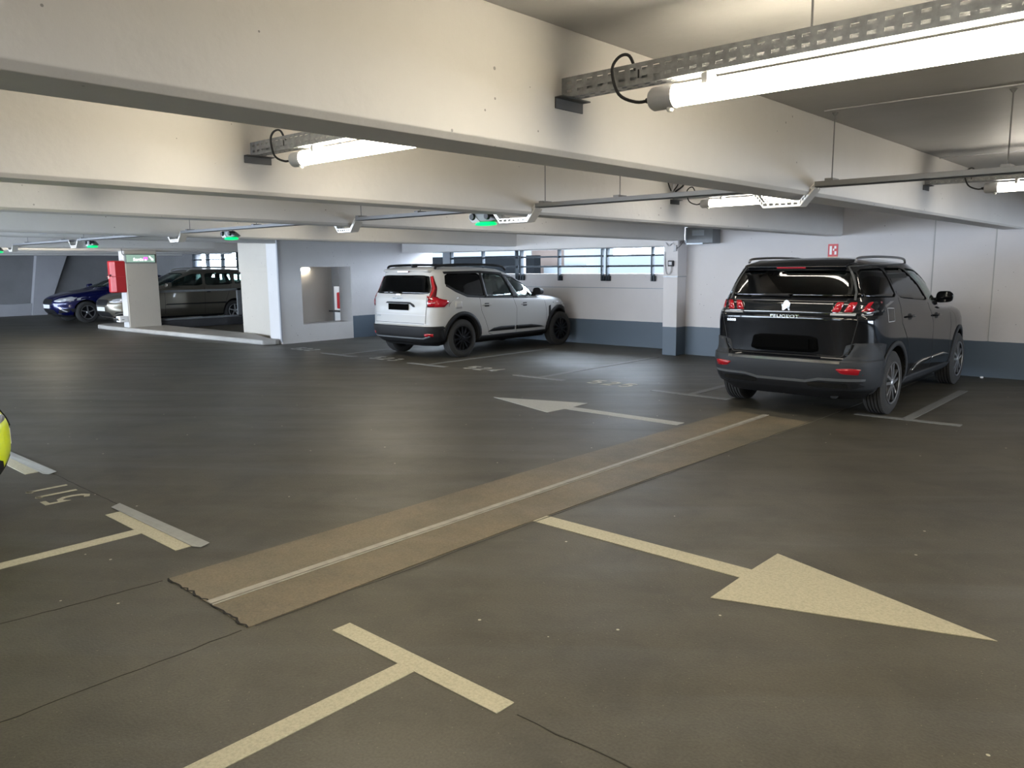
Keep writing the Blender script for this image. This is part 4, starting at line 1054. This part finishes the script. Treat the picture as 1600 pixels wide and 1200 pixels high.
# ---- the white estate in the middle
WH = mat('white_paint', (.42, .415, .405), .4, coat=.1, spec=.2)
sp = dict(yc=-.8, crown=.05, belt=1.0, r=.335, gap=.06, wheels=(-1.38, 1.37), sill=.34, tw=.20, rim='dark', paint=WH, screen=M_['glass'], dark=(0,), rearseat=-1.1,
    levels=[(.22, .74, -1.90, 1.70, 6, 5), (.32, .86, -2.03, 1.80, 6, 5.5), (.42, .89, -2.10, 1.86, 6, 5.5), (.54, .90, -2.12, 1.88, 6, 5.5), (.575, .90, -2.115, 1.88, 6, 5.5), (.60, .90, -2.08, 1.87, 7, 5.5),
            (.80, .90, -2.075, 1.84, 7, 5.5), (.92, .895, -2.07, 1.72, 7, 5), (.98, .89, -2.07, 1.4, 7, 4.5), (1.02, .885, -2.07, .98, 7, 4), (1.06, .88, -2.065, .90, 6.5, 4.2),
            (1.20, .84, -2.01, .70, 6, 4.2), (1.35, .795, -1.96, .42, 6, 4), (1.46, .75, -1.92, .12, 6, 4), (1.53, .695, -1.89, -.12, 6, 4)],
    sidewin=[[(-1.66, 1.43), (-1.70, 1.28), (-1.50, 1.17), (-1.25, 1.075), (-.80, 1.045), (-.82, 1.465), (-1.58, 1.465)],
             [(-.76, 1.042), (-.04, 1.01), (-.12, 1.2), (-.24, 1.43), (-.78, 1.465)],
             [(-.16, 1.42), (.10, 1.385), (.42, 1.25), (.66, 1.125), (.70, 1.0), (.10, 1.01), (-.02, 1.2)]],
    rearwin=[(-.70, 1.12), (.70, 1.12), (.68, 1.25), (.60, 1.44), (-.60, 1.44), (-.68, 1.25)],
    frontwin=[(-.74, 1.07), (.74, 1.07), (.60, 1.44), (-.60, 1.44)])
car, sh = make_car('parked_car', 'white estate car with black bumpers and roof rails, rear towards the camera', (-10.74, 11.03, 0), 0, sp)
seams(sh, [[(-.06, 1.0), (.03, .8), (.02, .35)], [(-.95, 1.04), (-.92, .8), (-.82, .62), (-.72, .38), (-.6, .345)], [(.85, 1.0), (.92, .7), (.90, .36)], [(-.72, .345), (.9, .345)]], car)
obj('tailgate_seam', line_patch(sh, [(-.68, 1.10), (-.69, .95), (-.66, .62), (.66, .62), (.69, .95), (.68, 1.10)], .008, 'rear', .002), M_['rubber'], car)
obj('tailgate_crease', line_patch(sh, [(-.68, .765), (.68, .765)], .008, 'rear', .001), M_['cap'], car)
obj('rear_bumper', sh.band(.26, .578, lambda x, y, z: y < -1.78, .012), M_['black'], car, smooth=True, solid=.02)
obj('skid_edge', line_patch(sh, [(-.80, .40), (-.66, .36), (.60, .36), (.74, .405)], .02, 'rear', .022), mat('satin_grey', (.22, .23, .24), .4, .3), car, solid=.012)
for s in (-1, 1):
    obj('reflector', patch(sh, [(s * .66, .40), (s * .80, .40), (s * .80, .45), (s * .66, .45)], 'rear', .022, 2), M_['lampred'], car, smooth=True, solid=.008)
    lm = obj('tail_lamp', patch(sh, [(s * .70, .90), (s * .71, 1.12), (s * .69, 1.25), (s * .62, 1.42), (s * .66, 1.43), (s * .75, 1.25), (s * .80, 1.08), (s * .88, 1.06), (s * .885, .90)], 'rear', .008, 0), M_['lampdark'], car, smooth=True, solid=.012)
    obj('lamp_strip', line_patch(sh, [(s * .735, 1.05), (s * .73, 1.22), (s * .645, 1.42)], .024, 'rear', .012), M_['lampred'], lm, solid=.008)
    obj('lamp_block', patch(sh, [(s * .72, .92), (s * .72, 1.02), (s * .86, 1.02), (s * .87, .92)], 'rear', .013, 1), M_['lampred'], lm, smooth=True, solid=.008)
    obj('lamp_side', patch(sh, [(-2.02, .90), (-2.02, 1.09), (-1.93, 1.07), (-1.82, 1.035), (-1.74, 1.02), (-1.70, .98), (-1.80, .90)], 'right' if s > 0 else 'left', .008, 0), M_['lampred'], lm, smooth=True, solid=.012)
    obj('lamp_bar', line_patch(sh, [(s * .74, .975), (s * .87, .975)], .007, 'rear', .018), M_['signwhite'] if 0 else M_['lampclear'], lm)
obj('number_plate', bx(-.27, .27, -.006, 0, -.055, .055), M_['plate'], car, bevel=.004).location = (0, sh.rear(0, .90) - .012, .895)
obj('plate_garnish', patch(sh, [(-.36, .955), (-.30, .985), (.30, .985), (.40, .94), (.42, .90), (.38, .90), (.30, .955)], 'rear', .012, 1), M_['black'], car, solid=.015)
rear_text('DACIA', .05, sh, -.02, 1.045, M_['frame'], 'lettering', car).scale = (1.9, 1, 1)
rear_text('JOGGER', .028, sh, -.55, .73, M_['frame'], 'model_lettering', car)
obj('rear_wiper', tube(BM(), [(.0, sh.rear(0, 1.14) - .03, 1.13), (-.30, sh.rear(.3, 1.16) - .02, 1.17)], [.016, .006], 8), M_['black'], car, smooth=True)
obj('wiper_cap', bx(-.06, .06, sh.rear(0, 1.11) - .035, sh.rear(0, 1.11), 1.095, 1.125), M_['white'], car, bevel=.008)
b_ = prism(BM(), [(-1.6, 1.59), (-1.93, 1.545), (-1.97, 1.51), (-1.88, 1.47), (-1.75, 1.50)], 'x', -.60, .60)
for v in b_.verts:
    if abs(v.co.x) > .5: v.co.y += .04
so = obj('roof_spoiler', b_, WH, car, bevel=.02, smooth=True)
obj('third_brake_lamp', bx(-.14, .14, -1.965, -1.93, 1.49, 1.512), M_['lampdark'], so)
both(sh, [(-.75, .415), (-.60, .475), (-.40, .49), (-.035, .485), (-.035, .41)], 'door_cladding', M_['black'], car, .012, 0, .015)
both(sh, [(.01, .41), (.01, .485), (.45, .475), (.72, .44), (.84, .41)], 'door_cladding', M_['black'], car, .012, 0, .015)
both(sh, [(-.97, .345), (.93, .345), (.93, .24), (-.97, .24)], 'sill_cladding', M_['black'], car, .010, 0, .02)
both(sh, [(1.0, .80), (1.06, .82), (1.07, .52), (1.03, .49), (.99, .54)], 'wing_vent', M_['black'], car, .006, 0, .01)
both(sh, [(-1.56, .86), (-1.40, .86), (-1.40, .99), (-1.56, .99)], 'fuel_flap', WH, car, .003, 1, .004)
for yw in (-1.38, 1.37):
    for wv in ('right', 'left'): obj('arch_moulding', arch_ring(sh, yw, .345, .39, .465, wv, .012), M_['black'], car, smooth=True, solid=.02)
# black surround of the side glazing
both(sh, [(.68, 1.0), (.65, 1.14), (.84, 1.055), (.88, 1.0)], 'pillar_cover', M_['black'], car, .004, 0, .006)
both(sh, [(-.825, 1.035), (-.835, 1.475), (-.77, 1.475), (-.75, 1.035)], 'pillar_cover', M_['black'], car, .004, 0, .006)
both(sh, [(-.06, 1.0), (-.13, 1.2), (-.26, 1.44), (-.15, 1.43), (-.01, 1.2), (.12, 1.0)], 'pillar_cover', M_['black'], car, .004, 0, .006)
for p in ([(-1.66, 1.48), (-.8, 1.485), (-.2, 1.445)], [(-1.68, 1.27), (-1.5, 1.165), (-1.25, 1.07), (-.8, 1.04), (.12, 1.005), (.84, .995)], [(-.28, 1.425), (.10, 1.385), (.42, 1.26), (.84, 1.065)]):
    for wv in ('right', 'left'): obj('glazing_trim', line_patch(sh, p, .04, wv, .003), M_['black'], car, solid=.006)
handle(sh, car, -.78, .90, WH); handle(sh, car, .26, .87, WH)
mirror_parts(sh, car, .72, 1.06, M_['black'])
rails(sh, car, M_['black'], -1.78, .02, 1.555, 1.615, .63, .022, .97)
obj('antenna', prism(BM(), [(-1.75, 1.57), (-1.60, 1.575), (-1.72, 1.635), (-1.75, 1.63)], 'x', -.02, .02), M_['black'], car, bevel=.006)
for s in (-1, 1): obj('head_lamp', patch(sh, [(s * .5, .76), (s * .85, .80), (s * .86, .88), (s * .5, .86)], 'front', .004, 1), M_['lampclear'], car, smooth=True, solid=.01)

# ---- saloon / estate cars further left, noses to the left of the picture
def small_car(name, label, loc, rz, paint, h=1.0, estate=True, rim='plain', plate='platewhite', L=1.0):
    lv = [(.18, .72, -2.0, 1.95, 6, 5), (.30, .83, -2.12, 2.12, 6, 5), (.45, .865, -2.18, 2.20, 6, 4.5), (.58, .87, -2.20, 2.22, 6, 4), (.70, .87, -2.19, 2.17, 6, 4),
          (.80, .868, -2.18, 2.02, 6, 4), (.88, .862, -2.17, 1.75, 6, 4), (.95, .855, -2.16, 1.35, 6, 4), (.99, .845, -2.15, 1.08, 6, 3.6), (1.03, .835, -2.14, .98, 6, 3.4)]
    lv += [(1.18, .78, -2.05, .66, 5, 3.2), (1.32, .71, -1.95, .30, 5, 3.2), (1.42, .64, -1.86, .02, 5, 3.2), (1.46, .59, -1.82, -.15, 5, 3.2)] if estate else \
          [(1.16, .77, -1.75, .62, 4, 3.2), (1.27, .71, -1.5, .33, 4, 3.2), (1.35, .64, -1.25, .02, 4, 3.2), (1.39, .59, -1.12, -.12, 4, 3.2)]
    lv = [(z * h, *r_) for z, *r_ in lv]; lv = [(z, W, a * L, c * L, p, q) for z, W, a, c, p, q in lv]
    k = h
    sp = dict(yc=-.55, crown=.045, belt=1.0 * k, r=.315, gap=.05, wheels=(-1.33 * L, 1.37 * L), sill=.24, tw=.20, rim=rim, paint=paint, dark=(), rearseat=-1.0,
        levels=lv, sidewin=([[(-1.92, 1.09 * k), (-1.80, 1.34 * k), (-1.45, 1.37 * k), (-1.38, 1.06 * k)]] if estate else []) +
        [[(-1.30, 1.05 * k), (-1.32 if estate else -1.0, (1.37 if estate else 1.22) * k), (-.50, (1.37 if estate else 1.30) * k), (-.44, 1.04 * k)],
         [(-.36, 1.04 * k), (-.42, (1.37 if estate else 1.31) * k), (-.1, (1.35 if estate else 1.29) * k), (.35, 1.20 * k), (.72, 1.05 * k)]],
        rearwin=[(-.62, 1.10 * k), (.62, 1.10 * k), (.54, 1.33 * k), (-.54, 1.33 * k)] if estate else [(-.6, 1.08 * k), (.6, 1.08 * k), (.5, 1.27 * k), (-.5, 1.27 * k)],
        frontwin=[(-.70, 1.05 * k), (.70, 1.05 * k), (.54, (1.38 if estate else 1.31) * k), (-.54, (1.38 if estate else 1.31) * k)], rearglass=M_['glasslt'])
    car, sh = make_car(name, label, loc, rz, sp)
    seams(sh, [[(-.40, 1.02 * k), (-.38, .3)], [(-1.25, 1.03 * k), (-1.1, .75), (-.95, .32)], [(.78, 1.0 * k), (.80, .32)]], car, .009)
    for s in (-1, 1):
        obj('head_lamp', patch(sh, [(s * .42, .66 * k), (s * .60, .63 * k), (s * .80, .68 * k), (s * .82, .78 * k), (s * .55, .755 * k)], 'front', .006, 1), M_['lampclear'], car, smooth=True, solid=.012)
        obj('lamp_side', patch(sh, [(1.60 * L, .74 * k), (1.95 * L, .68 * k), (2.0 * L, .74 * k), (1.75 * L, .80 * k)], 'right' if s > 0 else 'left', .005, 1), M_['lampclear'], car, smooth=True, solid=.01)
        obj('tail_lamp', patch(sh, [(s * .5, .78 * k), (s * .82, .78 * k), (s * .82, .92 * k), (s * .5, .9 * k)], 'rear', .006, 1), M_['lampred'], car, smooth=True, solid=.012)
        obj('fog_recess', patch(sh, [(s * .52, .30), (s * .78, .34), (s * .80, .44), (s * .60, .42)], 'front', .004, 1), M_['black'], car, solid=.01)
    obj('front_grille', patch(sh, [(-.36, .57 * k), (.36, .57 * k), (.38, .72 * k), (-.38, .72 * k)], 'front', .005, 1), M_['black'], car, solid=.012)
    obj('air_intake', patch(sh, [(-.46, .28), (.46, .28), (.42, .42), (-.42, .42)], 'front', .005, 1), M_['black'], car, solid=.012)
    obj('number_plate', bx(-.26, .26, 0, .008, -.055, .055), M_[plate], car, bevel=.003).location = (0, sh.front(0, .5) + .008, .50)
    obj('rear_plate', bx(-.26, .26, -.008, 0, -.055, .055), M_[plate], car, bevel=.003).location = (0, sh.rear(0, .6) - .005, .62)
    handle(sh, car, -.52, .88 * k, paint); handle(sh, car, -1.35, .90 * k, paint); mirror_parts(sh, car, .66, 1.04 * k, paint)
    return car, sh
SG = car_paint('olive_grey_paint', (.16, .145, .115), .6, .3)
car, sh = small_car('parked_car', 'olive-grey metallic estate car behind the sign pillar, nose left', (-23.2, 10.88, 0), PI, SG, 1.055, True)
both(sh, [(-1.05, .56), (-1.05, .60), (.75, .60), (.80, .57)], 'rubbing_strip', M_['black'], car, .012, 0, .012)
rails(sh, car, M_['alu'], -1.80, -.05, 1.55, 1.605, .56, .014)
obj('bumper_chrome', line_patch(sh, [(-.80, .42), (-.60, .36), (-.40, .24), (.40, .24), (.60, .36), (.80, .42)], .035, 'front', .012), M_['chrome'], car, solid=.012)
obj('sill_strip', line_patch(sh, [(-.9, .27), (.95, .27)], .05, 'right', .008), M_['cap'], car, solid=.01)  # pale grey strip along one sill
BL = car_paint('deep_blue_paint', (.002, .004, .055), .3, .22)
car, sh = small_car('parked_car', 'deep blue saloon at the far left with a bright white plate', (-26.3, 10.5, 0), PI, BL, 1.0, False)
obj('bumper_chrome', line_patch(sh, [(-.55, .25), (.55, .25)], .04, 'front', .012), M_['chrome'], car, solid=.012)
for s in (-1, 1): obj('running_light', line_patch(sh, [(s * .60, .48), (s * .70, .34)], .03, 'front', .012), M_['lampclear'], car, solid=.01)
YE = car_paint('lime_paint', (.62, .72, .0), 0, .3)
car, sh = small_car('parked_car', 'lime yellow car, only its front corner showing at the left edge', (-6.23, -.575, 0), 0, YE, 1.0, True, L=.97)
for s in (-1, 1): obj('corner_intake', patch(sh, [(s * .62, .36), (s * .80, .38), (s * .82, .58), (s * .72, .60)], 'front', .008, 1), M_['black'], car, smooth=True, solid=.015)
